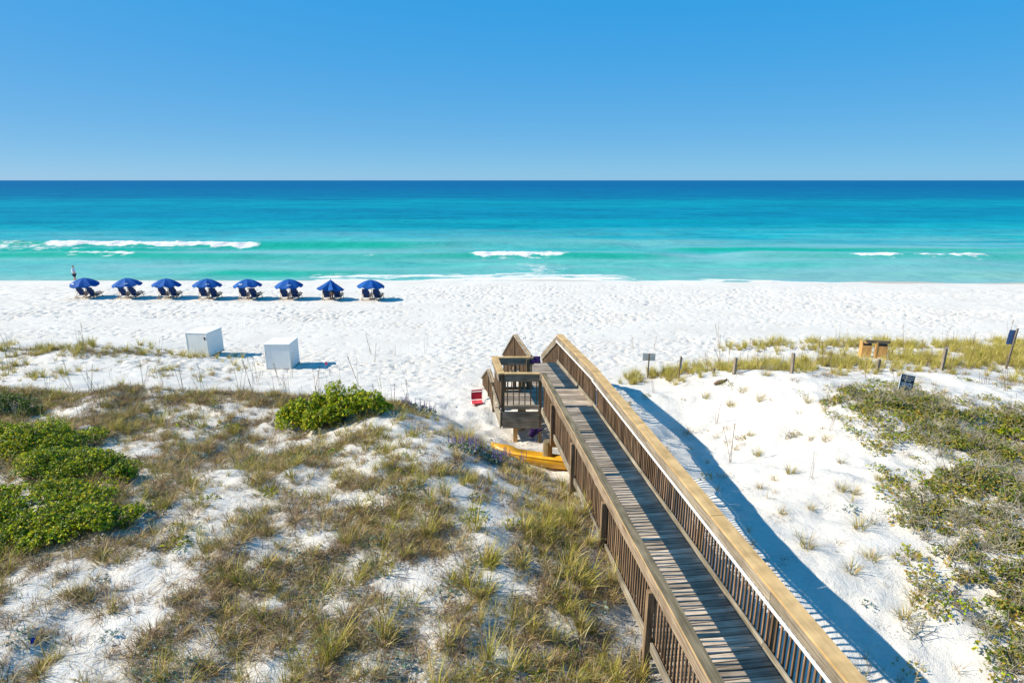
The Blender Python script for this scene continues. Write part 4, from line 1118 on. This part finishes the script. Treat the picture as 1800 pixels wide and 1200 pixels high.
def bin_shelter():
    x, y, z = on_ground(1535, 629); z -= 0.03
    e = empty('bin_shelter', (x, y, z), R(-12)); tag(e, 'pair of orange-brown wooden bin boxes under one dark roof beam', 'bin shelter'); e.scale = (0.8,0.8,0.95)
    for s in (-1, 1):
        x0 = -0.64 if s < 0 else 0.14; x1 = x0+0.50
        nb_ = 5
        bx_ = MB(); bx_.box((x0+0.02,0.02,0.02),(x1-0.02,0.42,0.70)); bd = bx_.build('bin_box', M['bin_wood'], e)
        for i in range(nb_):
            a_ = x0+(x1-x0)*i/nb_
            q = MB(); q.box((a_+0.003,-0.005,0.0),(a_+(x1-x0)/nb_-0.003,0.018,0.60), bev=0.003); q.build('board', M['bin_wood'], bd)
        for i in range(4):
            a_ = 0.02+0.4*i/4
            q = MB(); q.box((x0-0.004,a_+0.003,0.0),(x0+0.018,a_+0.097,0.78), bev=0.003); q.build('board', M['bin_wood'], bd)
        q = MB(); q.box((x0+0.05,-0.008,0.61),(x1-0.05,0.018,0.70)); q.build('slot', M['dark_sign'], bd)
    q = MB(); q.box((-0.50,-0.03,0.80),(0.72,0.16,0.85), bev=0.006); q.box((-0.48,-0.028,0.74),(0.70,0.005,0.798)); q.build('roof_beam', M['bin_roof'], e)
    q = MB(); q.box((0.02,-0.03,0.0),(0.12,0.05,0.80), bev=0.005); q.build('centre_post', M['bin_wood'], e)
bin_shelter()
def driftwood():
    x, y, z = on_ground(1268, 674)
    b_ = MB(); b_.tube([(-0.30,0,0.05),(-0.12,0.03,0.09),(0.1,0.0,0.10),(0.30,0.05,0.12)], [0.05,0.075,0.07,0.035], 9)
    b_.tube([(0.08,0.0,0.12),(0.22,-0.02,0.20)], [0.03,0.015], 6)
    tag(b_.build('driftwood_log', M['driftwood'], smooth=True, loc=(x,y,z-0.03), rot=(0,0,R(20))), 'short weathered driftwood log on top of the bare white dune', 'driftwood')
driftwood()
def small_bits():
    x, y, z = on_ground(571, 692); 
    e = empty('marker_flag', (x, y+0.3, float(gz(x, y+0.3)))); tag(e, 'tiny pink marker flag sticking up behind the round green bush', 'flag')
    b_ = MB(); b_.tube([(0,0,-0.1),(0,0,1.18)], 0.006, 5); b_.build('wire', M['white_metal'], e)
    b_ = MB(); b_.box((0,-0.003,1.05),(0.09,0.003,1.17)); b_.build('pennant', M['pink'], e)
    x, y, z = on_ground(52, 1136)
    b_ = MB(); b_.add([(0,0,0.0),(0.06,0.01,0.02),(0.05,0.07,0.07),(-0.01,0.05,0.04),(0.02,0.03,0.09)], [(0,1,2,3),(0,1,4),(1,2,4),(2,3,4),(3,0,4)])
    tag(b_.build('plastic_scrap', M['blue_scrap'], loc=(x,y,z)), 'scrap of bright blue plastic on bare sand at lower left', 'litter')
small_bits()

# ------------------------------------------------------------------ plants
def jitter(c, v=0.18):
    k = 1+random.uniform(-v, v); return tuple(max(0.004, x*k*(1+random.uniform(-0.06,0.06))) for x in c)
GREEN = [(0.24,0.23,0.045),(0.32,0.29,0.06),(0.36,0.31,0.08),(0.18,0.18,0.035)]
TAN = [(0.50,0.39,0.17),(0.42,0.31,0.13),(0.60,0.50,0.28),(0.34,0.24,0.11)]
BROWN = [(0.22,0.15,0.09),(0.30,0.21,0.13),(0.12,0.08,0.05),(0.42,0.32,0.22)]
YELLOWG = [(0.46,0.41,0.12),(0.36,0.34,0.09),(0.55,0.47,0.20)]
def blade(mb, base, az, L, lean, droop, wd, col, seg=4):
    d = Vector((math.cos(az), math.sin(az), 0)); sd = Vector((-d.y, d.x, 0))
    p = Vector(base); a = lean; pts = []
    tw = random.uniform(-0.9, 0.9)
    sd = (sd*math.cos(tw) + Vector((0,0,1))*0.0 + d*math.sin(tw)).normalized()
    for i in range(seg+1):
        w_ = wd*(1-(i/seg)**1.6*0.95)
        pts.append((p - sd*w_/2, p + sd*w_/2))
        p = p + (d*math.sin(a) + Vector((0,0,1))*math.cos(a))*(L/seg)
        a += droop/seg
    vs = [q for pr in pts for q in pr]
    mb.add(vs, [(2*i, 2*i+1, 2*i+3, 2*i+2) for i in range(seg)], col)
def tuft(n, L, spread, pal, droop=(0.5,1.7), wd=0.009, rad=0.09):
    mb = MB()
    for i in range(n):
        az = random.uniform(0, 2*math.pi); r = rad*math.sqrt(random.random())
        blade(mb, (r*math.cos(az), r*math.sin(az), -0.02), az+random.uniform(-0.6,0.6), L*random.uniform(0.45,1.15), random.uniform(0.05, spread),
              random.uniform(*droop), wd*random.uniform(0.7,1.3), jitter(random.choice(pal)))
    return mb
def stalks(n, H):
    mb = MB()
    for i in range(n):
        az = random.uniform(0, 6.28); c = jitter(random.choice(TAN+BROWN)); h = H*random.uniform(0.6,1.1); ln = random.uniform(0.02,0.28)
        b0 = Vector((random.uniform(-.1,.1), random.uniform(-.1,.1), 0)); tip = b0+Vector((math.cos(az)*math.sin(ln)*h, math.sin(az)*math.sin(ln)*h, math.cos(ln)*h))
        mb.tube([b0, (b0+tip)/2+Vector((0,0,0.03)), tip], [0.006,0.005,0.003], 4, col=c)
        if random.random() < 0.35:
            for k in range(6):
                q = tip - Vector((0,0,0.03*k)); blade(mb, q, random.uniform(0,6.28), 0.06, 0.7, 0.9, 0.016, c, 2)
    return mb
def litter(n):
    mb = MB()
    for i in range(n):
        x, y = random.gauss(0,0.22), random.gauss(0,0.22)
        blade(mb, (x,y,random.uniform(0.004,0.03)), random.uniform(0,6.28), random.uniform(0.08,0.30), random.uniform(1.25,1.6), random.uniform(-0.2,0.5), 0.008, jitter(random.choice(BROWN+TAN)), 3)
    return mb
def leaf(mb, p, nrm, size, col):
    nrm = Vector(nrm).normalized(); a = nrm.cross(Vector((random.uniform(-1,1),random.uniform(-1,1),random.uniform(-1,1))))
    if a.length < 1e-3: a = Vector((1,0,0))
    a.normalize(); b_ = nrm.cross(a)
    L = size; W = size*0.36
    mb.add([p, p+a*L*0.5+b_*W+nrm*L*0.08, p+a*L, p+a*L*0.5-b_*W+nrm*L*0.08], [(0,1,2),(0,2,3)], col)
def rosette(mb, p, nrm, size, pal, n=6):
    nrm = Vector(nrm).normalized()
    c = jitter(random.choice(pal), 0.25)
    for k in range(n):
        d = (nrm + Vector((random.uniform(-1,1),random.uniform(-1,1),random.uniform(-.6,1)))*0.85).normalized()
        leaf(mb, p+d*0.01, (nrm*0.6+Vector((random.uniform(-1,1),random.uniform(-1,1),random.uniform(-.2,1)))), size*random.uniform(0.7,1.2), tuple(x*random.uniform(0.8,1.2) for x in c))
def creeper(pal, n=26, size=0.05, rad=0.28, h=0.16):
    mb = MB()
    for i in range(n):
        r = rad*math.sqrt(random.random()); a = random.uniform(0,6.28)
        rosette(mb, Vector((r*math.cos(a), r*math.sin(a), random.uniform(0.02,h)*(1-0.5*r/rad))), (random.uniform(-.5,.5),random.uniform(-.5,.5),1), size, pal, 5)
    return mb
LEAF_BRIGHT = [(0.28,0.33,0.008),(0.37,0.40,0.012),(0.20,0.26,0.008),(0.13,0.18,0.008),(0.44,0.41,0.015)]
LEAF_MID = [(0.10,0.15,0.02),(0.15,0.19,0.03),(0.07,0.11,0.015)]
LEAF_OLIVE = [(0.24,0.25,0.03),(0.31,0.30,0.045),(0.17,0.19,0.025),(0.32,0.27,0.05),(0.34,0.24,0.04)]
LEAF_GREY = [(0.20,0.25,0.20),(0.15,0.20,0.16),(0.25,0.29,0.24)]

protos = bpy.data.collections.new('grass_kinds')
KIND = {}
def proto(key, builder, m_, n):
    ids = []
    for i in range(n):
        me = builder().mesh('grass_'+key, M[m_], fix=False)
        o = bpy.data.objects.new('%03d_%s' % (len(protos.objects), key), me); protos.objects.link(o)
        ids.append(len(protos.objects)-1)
    KIND[key] = ids
proto('green', lambda: tuft(30, 0.52, 0.6, GREEN+GREEN+TAN[:2], (0.4,1.8), 0.011), 'grass', 6)
proto('tan', lambda: tuft(44, 0.40, 0.95, TAN+GREEN[:2]+BROWN[:3], (0.6,2.1), 0.010), 'grass', 8)
proto('brown', lambda: tuft(56, 0.30, 1.25, BROWN+BROWN+TAN[:1], (0.5,1.8), 0.009, 0.13), 'grass', 8)
proto('yellow', lambda: tuft(60, 0.60, 0.45, YELLOWG+GREEN[:1]+TAN[:1], (0.3,1.2), 0.011), 'grass', 5)
proto('stalk', lambda: stalks(3, 1.05), 'twig', 5)
proto('litter', lambda: litter(26), 'twig', 5)
proto('creeper', lambda: creeper(LEAF_MID+LEAF_BRIGHT[:2]), 'leaf', 4)
proto('greyherb', lambda: creeper(LEAF_GREY, 22, 0.05, 0.2, 0.2), 'leaf', 3)
proto('olive', lambda: creeper(LEAF_OLIVE, 30, 0.045, 0.3, 0.2), 'leaf', 4)
def twigbush():
    mb = MB()
    for i in range(16):
        az = random.uniform(0,6.28); c = jitter(random.choice([(0.50,0.46,0.36),(0.40,0.36,0.27),(0.28,0.25,0.17)])); p = Vector((random.gauss(0,.08),random.gauss(0,.08),0)); d = Vector((math.cos(az)*0.8,math.sin(az)*0.8,random.uniform(0.6,1.6))).normalized()
        pts = [p]
        for k in range(4): d = (d+Vector((random.uniform(-.5,.5),random.uniform(-.5,.5),random.uniform(-.3,.3)))).normalized(); pts.append(pts[-1]+d*random.uniform(0.07,0.13))
        mb.tube(pts, [0.007,0.006,0.005,0.004,0.002], 4, col=c, cap=False)
        for q in range(3):
            b0 = random.choice(pts[1:]); mb.tube([b0, b0+Vector((random.uniform(-.12,.12),random.uniform(-.12,.12),random.uniform(0,.12)))], [0.004,0.002], 4, col=c, cap=False)
    return mb
proto('twigs', twigbush, 'twig', 4)
proto('sparse', lambda: tuft(18, 0.32, 0.9, TAN+BROWN[:2]+GREEN[:1], (0.3,1.3)), 'grass', 5)

def scatter(name, P, kinds, scale, label, cat):
    """many small plants as one stuff object: points carrying a kind, a turn and a size"""
    n = len(P)
    me = bpy.data.meshes.new(name); me.vertices.add(n); me.vertices.foreach_set('co', np.asarray(P, np.float32).ravel())
    a = me.attributes.new('kind_id', 'INT', 'POINT'); a.data.foreach_set('value', np.asarray(kinds, np.int32))
    a = me.attributes.new('turn', 'FLOAT_VECTOR', 'POINT')
    rot = np.stack([rng.normal(0,0.12,n), rng.normal(0,0.12,n), rng.uniform(0,6.283,n)], 1).astype(np.float32); a.data.foreach_set('vector', rot.ravel())
    a = me.attributes.new('size', 'FLOAT', 'POINT'); a.data.foreach_set('value', np.asarray(scale, np.float32))
    o = link(bpy.data.objects.new(name, me)); tag(o, label, cat, kind='stuff')
    ng = bpy.data.node_groups.new(name, 'GeometryNodeTree')
    ng.interface.new_socket('Geometry', in_out='INPUT', socket_type='NodeSocketGeometry'); ng.interface.new_socket('Geometry', in_out='OUTPUT', socket_type='NodeSocketGeometry')
    gi = ng.nodes.new('NodeGroupInput'); go = ng.nodes.new('NodeGroupOutput')
    ip = ng.nodes.new('GeometryNodeInstanceOnPoints'); ci = ng.nodes.new('GeometryNodeCollectionInfo')
    ci.inputs['Collection'].default_value = protos; ci.inputs['Separate Children'].default_value = True; ci.inputs['Reset Children'].default_value = True
    def attr(nm, dt):
        q = ng.nodes.new('GeometryNodeInputNamedAttribute'); q.data_type = dt; q.inputs['Name'].default_value = nm; return q.outputs['Attribute']
    er = ng.nodes.new('FunctionNodeEulerToRotation')
    ng.links.new(attr('turn','FLOAT_VECTOR'), er.inputs[0])
    ng.links.new(gi.outputs[0], ip.inputs['Points']); ng.links.new(ci.outputs[0], ip.inputs['Instance']); ip.inputs['Pick Instance'].default_value = True
    ng.links.new(attr('kind_id','INT'), ip.inputs['Instance Index']); ng.links.new(er.outputs[0], ip.inputs['Rotation']); ng.links.new(attr('size','FLOAT'), ip.inputs['Scale'])
    ng.links.new(ip.outputs[0], go.inputs[0])
    md = o.modifiers.new('plants', 'NODES'); md.node_group = ng
    return o
def pick(keys, n, p):
    ks = rng.choice(len(keys), n, p=np.array(p)/sum(p)); out = np.zeros(n, int)
    for i, k in enumerate(keys):
        sel = ks == i; out[sel] = rng.choice(KIND[k], sel.sum())
    return out
def sample(n, x0, x1, y0, y1, fn):
    X = rng.uniform(x0, x1, n); Y = rng.uniform(y0, y1, n); Z = gz(X, Y)
    keep = rng.random(n) < fn(X, Y, Z)
    return X[keep], Y[keep], Z[keep]
def off_walk(X, Y): return (X < 2.86-0.125*Y) | (X > 4.66-0.125*Y)

# main dune, near left
X, Y, Z = sample(38000, -22, 3, 4.2, 19.6, lambda X, Y, Z: np.clip(veg_density(X, Y, Z)*0.95, 0, 1)*off_walk(X, Y))
patch = fbm(X*0.5+70, Y*0.5+3, 3)
kinds = np.where(patch > 0.50, pick(['green','tan','brown','creeper','greyherb'], len(X), [0.18,0.34,0.40,0.05,0.03]), pick(['green','tan','brown','sparse','greyherb'], len(X), [0.09,0.28,0.53,0.07,0.03]))
lush = (X > -1.2-0.05*Y+rng.normal(0,0.8,len(X))) & (rng.random(len(X)) < 0.13)
kinds = np.where(lush, pick(['yellow','green'], len(X), [0.5,0.5]), kinds)
scatter('dune_grass', np.stack([X,Y,Z],1), kinds, np.clip(rng.normal(0.58,0.22,len(X)),0.25,1.25), 'tan and olive dune grass with dead brown tussocks covering the left dune', 'dune grass')
# belts towards the beach
X, Y, Z = sample(16000, -32, -9, 20.5, 29, lambda X, Y, Z: veg_density(X, Y, Z)*0.30)
X2, Y2_, Z2 = sample(26000, 3.5, 34, 21.0, 31, lambda X, Y, Z: veg_density(X, Y, Z)*0.42)
XA = np.concatenate([X, X2]); YA = np.concatenate([Y, Y2_]); ZA = np.concatenate([Z, Z2])
kk = np.concatenate([pick(['green','tan','brown','yellow','sparse'], len(X), [0.3,0.25,0.15,0.15,0.15]), pick(['yellow','green','tan','brown'], len(X2), [0.62,0.12,0.16,0.10])])
scatter('beach_grass', np.stack([XA,YA,ZA],1), kk, rng.uniform(0.42,0.95,len(XA)), 'yellow-green beach grass in belts along the back of the beach', 'beach grass')
# thin growth on the bare dune at right
X, Y, Z = sample(15000, 3.5, 22, 4.5, 22, lambda X, Y, Z: np.clip(veg_density(X, Y, Z)*0.6*np.clip(1.6-Y*0.06, 0.45, 1.4), 0, 0.4)*off_walk(X, Y))
scatter('sparse_dune_grass', np.stack([X,Y,Z],1), pick(['sparse','brown','litter','olive','greyherb','tan','twigs'], len(X), [0.34,0.20,0.20,0.10,0.02,0.09,0.05]), rng.uniform(0.45,0.95,len(X)), 'thin scattered grass and dry bits on the bare right-hand dune', 'dune grass')
# dead litter everywhere grass grows
X, Y, Z = sample(26000, -20, 22, 4.2, 23, lambda X, Y, Z: np.clip(veg_density(X, Y, Z)*0.20+0.12*(X < 2.9-0.125*Y)*(Y < 17), 0, 0.3)*off_walk(X, Y))
scatter('plant_litter', np.stack([X,Y,Z],1), pick(['litter'], len(X), [1]), rng.uniform(0.6,1.2,len(X)), 'dry brown grass litter lying on the dune sand', 'plant litter')
# sea oat stalks
X, Y, Z = sample(1500, -30, -3, 15.5, 27.5, lambda X, Y, Z: np.clip(veg_density(X, Y, Z)*0.30+0.02, 0, 1)*(X < 0))
X2, Y2_, Z2 = sample(1100, 5, 26, 6, 30, lambda X, Y, Z: np.clip(veg_density(X, Y, Z)*0.35+0.06, 0, 1))
XA = np.concatenate([X, X2]); YA = np.concatenate([Y, Y2_]); ZA = np.concatenate([Z, Z2])
scatter('sea_oats', np.stack([XA,YA,ZA],1), pick(['stalk'], len(XA), [1]), rng.uniform(0.6,1.15,len(XA)), 'thin upright sea oat stalks rising above the dune grass', 'sea oats')

# low leafy cover and bare twigs filling the ground between the shrubs at right
def in_poly(x, y, poly):
    ins = np.zeros_like(x, bool); n = len(poly)
    for i in range(n):
        (x1, y1), (x2, y2) = poly[i], poly[(i+1) % n]
        c = ((y1 > y) != (y2 > y)) & (x < (x2-x1)*(y-y1)/(y2-y1+1e-9)+x1); ins ^= c
    return ins
def cover(X, Y, Z):
    x, y = project(X, Y, Z)
    k = in_poly(x, y, [(1455,682),(1560,684),(1700,700),(1900,730),(1900,1260),(1745,1190),(1690,1010),(1625,960),(1590,870),(1660,835),(1560,765)])
    k2 = in_poly(x, y, [(1400,690),(1560,674),(1900,700),(1900,1300),(1600,1230),(1560,1000),(1480,900),(1540,800)])
    return np.maximum(k*np.clip((fbm(X*0.9+5, Y*0.9, 4)-0.36)*5, 0, 1)*np.where(y < 840, 0.9, 0.6), k2*np.clip((fbm(X*1.4+15, Y*1.4, 3)-0.5)*6, 0, 1)*0.35)
X, Y, Z = sample(9000, 5, 24, 5, 23, cover)
scatter('shrub_undergrowth', np.stack([X,Y,Z],1), pick(['olive','twigs','brown','litter','creeper','sparse'], len(X), [0.50,0.17,0.06,0.06,0.13,0.08]), rng.uniform(0.6,1.25,len(X)), 'low olive leaves and grey twigs between the shrubs on the right', 'undergrowth')

# --- shrubs: stems with leaf rosettes on lobed crowns
def shrub(cx, cy, rx, ry, h, nros, size, pal, label, group=None, lobes=18, twigs=30, twigcol=((0.16,0.12,0.09),(0.10,0.07,0.05)), twig_len=1.0, name='shrub', fill=0.8, rz=0.0):
    z = float(gz(cx, cy)); e = empty(name, (cx, cy, z)); tag(e, label, 'shrub', group)
    ca, sa = math.cos(rz), math.sin(rz)
    L = []
    for i in range(lobes):
        a = random.uniform(0,6.28); r = math.sqrt(random.random())*0.85
        ux = rx*r*math.cos(a); uy = ry*r*math.sin(a); x = ux*ca-uy*sa; y = ux*sa+uy*ca
        hh = h*(1-0.75*r*r)*random.uniform(0.75,1.1)
        g_ = float(gz(cx+x, cy+y))-z
        L.append((x, y, g_, hh, random.uniform(0.16,0.30)*min(rx,ry)*2*0.8))
    mb = MB()
    for i in range(nros):
        x, y, g_, hh, rr = random.choice(L)
        d = Vector((random.gauss(0,1), random.gauss(0,1), abs(random.gauss(0.3,0.8)))).normalized()
        k = random.uniform(0.72,1.05) if random.random() < fill else random.uniform(0.3,0.8)
        p = Vector((x, y, g_+hh*0.45)) + Vector((d.x*rr*k, d.y*rr*k, d.z*hh*0.6*k))
        p.z = max(p.z, float(gz(cx+p.x, cy+p.y))-z+0.02)
        rosette(mb, p, d+Vector((0,0,0.6)), size, pal, 5)
    mb.build('foliage', M['leaf'], e, fix=False)
    st = MB()
    for i in range(twigs):
        x, y, g_, hh, rr = random.choice(L)
        b0 = Vector((x*0.7, y*0.7, float(gz(cx+x*0.7, cy+y*0.7))-z-0.03)); tip = Vector((x+random.uniform(-rr,rr), y+random.uniform(-rr,rr), g_+hh*random.uniform(0.6,1.05)*twig_len))
        mid = (b0+tip)/2+Vector((random.uniform(-.08,.08),random.uniform(-.08,.08),0.04)); c = jitter(random.choice(twigcol))
        st.tube([b0, mid, tip], [0.014,0.009,0.004], 4, col=c, cap=False)
        for q in range(3):
            f = random.uniform(0.4,1.0); s0 = mid.lerp(tip, f); st.tube([s0, s0+Vector((random.uniform(-.14,.14),random.uniform(-.14,.14),random.uniform(-.02,.14)))*twig_len], [0.005,0.002], 4, col=c, cap=False)
    st.build('stems', M['twig'], e, fix=False)
    return e
bx0, by0, _ = on_ground(585, 752)
shrub(bx0-0.10, by0+0.50, 1.72, 0.72, 1.02, 5600, 0.058, LEAF_BRIGHT+LEAF_MID[:1], 'dense round bright green bush on the dune shoulder', lobes=34, twigs=60, fill=0.9)
for (xp, yp, rx, ry, h, n, lab, dark) in ((40,800,1.9,0.95,0.95,3000,'bright green bush at the left edge, below the taller dark grass',0),(115,840,1.5,0.8,0.7,2200,'rounded green bush spreading right from the left edge bush',0),
        (10,728,1.0,0.5,0.7,700,'dark green bush highest up at the left edge',1),(205,850,0.45,0.28,0.5,260,'small green bush standing alone right of the big green patch',0),
        (45,915,1.6,0.95,0.6,2600,'low bright green shrub patch in the middle of the left edge',0),(125,955,1.15,0.7,0.5,1800,'low yellow-green shrub patch at the foot of the left dune',0),(20,975,0.8,0.45,0.4,900,'lowest green shrub patch at the left edge beside bare sand',0)):
    x, y, z = on_ground(xp, yp)
    shrub(x, y+0.2, rx, ry, h*0.9, int(n*1.7), 0.043, LEAF_MID if dark else LEAF_BRIGHT+LEAF_MID, lab, lobes=26, twigs=24)
for i in range(26):                                          # straggling olive shrubs at right
    spots = [(1490,700,0.8,.35),(1540,705,0.8,.4),(1580,725,0.9,.45),(1620,720,0.9,.45),(1660,735,0.8,.4),(1700,740,0.9,.5),(1750,745,0.9,.5),(1790,760,.9,.5),
             (1640,770,0.7,.4),(1690,790,0.8,.4),(1730,800,0.8,.4),(1780,810,0.8,.4),(1700,850,.6,.35),(1750,860,0.7,.4),(1790,880,0.7,.4),(1740,910,.5,.3),
             (1680,900,.45,.25),(1720,960,.5,.3),(1780,950,.5,.3),(1640,930,.35,.2),(1750,1010,.5,.3),(1795,1030,.5,.3),(1775,1080,.45,.25),(1790,1150,.4,.25),(1610,900,.3,.18),(1700,1010,.3,.2)]
    xp, yp, rx, ry = spots[i]; x, y, z = on_ground(xp, yp)
    near = yp > 880
    shrub(x, y, rx*1.25, ry*1.5, 0.20 if near else 0.34, int((260 if near else 420)*rx/0.6), 0.045, LEAF_OLIVE+LEAF_MID, 'low straggling olive-green shrub with bare twigs on the right-hand dune', 'straggling shrubs on the right-hand dune',
          lobes=9, twigs=26, twigcol=((0.42,0.38,0.30),(0.34,0.30,0.22),(0.22,0.19,0.12)), twig_len=1.2, fill=0.75)
x, y, z = on_ground(1765, 775); shrub(x, y, 0.75, 0.35, 0.42, 420, 0.055, LEAF_BRIGHT, 'yellow-green leafy shrub among the olive ones at the right edge', lobes=9, twigs=10)

# --- purple flowering plants
def lupine(xp, yp, rx, ry, n, label):
    x, y, z = on_ground(xp, yp); e = empty('flowering_plant', (x, y, z)); tag(e, label, 'flowering plant')
    mb = MB(); fl = []
    for i in range(n*3):
        a = random.uniform(0,6.28); r = math.sqrt(random.random()); px_ = rx*r*math.cos(a); py_ = ry*r*math.sin(a); g_ = float(gz(x+px_, y+py_))-z
        rosette(mb, Vector((px_,py_,g_+random.uniform(0.05,0.26)*(1-.5*r))), (0,0,1), 0.07, LEAF_GREY+LEAF_MID[:1], 6)
    mb.build('foliage', M['leaf'], e, fix=False)
    for i in range(n):
        a = random.uniform(0,6.28); r = math.sqrt(random.random()); px_ = rx*r*math.cos(a); py_ = ry*r*math.sin(a); g_ = float(gz(x+px_, y+py_))-z
        h0 = g_+0.20*(1-.4*r); h1 = h0+random.uniform(0.16,0.30); ax = Vector((random.uniform(-.04,.04),random.uniform(-.04,.04),0))
        f = MB(); f.tube([(px_,py_,g_),(px_+ax.x,py_+ax.y,h1)], [0.005,0.003], 4, col=(0.12,0.15,0.08), cap=False)
        c0 = random.choice([(0.20,0.15,0.42),(0.28,0.22,0.48),(0.36,0.27,0.40),(0.15,0.11,0.36)])
        for k in range(26):
            t_ = k/26; p = Vector((px_,py_,0))+ax*(h0/h1+t_*(1-h0/h1))+Vector((0,0,h0+(h1-h0)*t_)); d = Vector((random.uniform(-1,1),random.uniform(-1,1),random.uniform(-.2,.6)))
            leaf(f, p, d, 0.038*(1-.5*t_), jitter(c0, 0.2))
        f.build('flower_spike', M['leaf'], e, fix=False)
lupine(735, 722, 0.55, 0.25, 22, 'purple flowering plant on the dune edge nearest the green bush')
lupine(838, 800, 0.75, 0.35, 40, 'larger purple flowering plant beside the yellow kayak')
lupine(905, 815, 0.4, 0.2, 8, 'pale thin-flowered plant in front of the yellow kayak')

# --- separate grass tufts on the bare sand at right
tb = tuft(70, 0.40, 0.8, TAN+GREEN+BROWN[:1], (0.4,1.5), 0.009, 0.10); TM = [tuft(70, 0.40, 0.8, TAN+GREEN+BROWN[:1], (0.4,1.5), 0.009, 0.10).mesh('grass_tuft', M['grass'], fix=False) for k in range(4)]
for i, (xp, yp) in enumerate([(1388,832),(1425,895),(1375,902),(1418,962),(1502,868),(1497,1005),(1318,765),(1335,705),(1240,700),(1452,775),(1422,708),(1478,862),(1545,845),(1612,1065),(1532,985),
                              (1562,785),(1330,800),(1305,690),(1345,660),(1610,985),(1510,930),(1585,860),(1285,715),(1640,1080),(1590,1090)]):
    x, y, z = on_ground(xp, yp)
    o = inst('grass_tuft', TM[i % 4], None, (x, y, z), (0,0,random.uniform(0,6.28)), (random.uniform(0.6,1.1),)*3)
    tag(o, 'single dry grass tuft standing apart on the bare white sand right of the boardwalk', 'grass tuft', 'grass tufts on the bare right-hand dune')
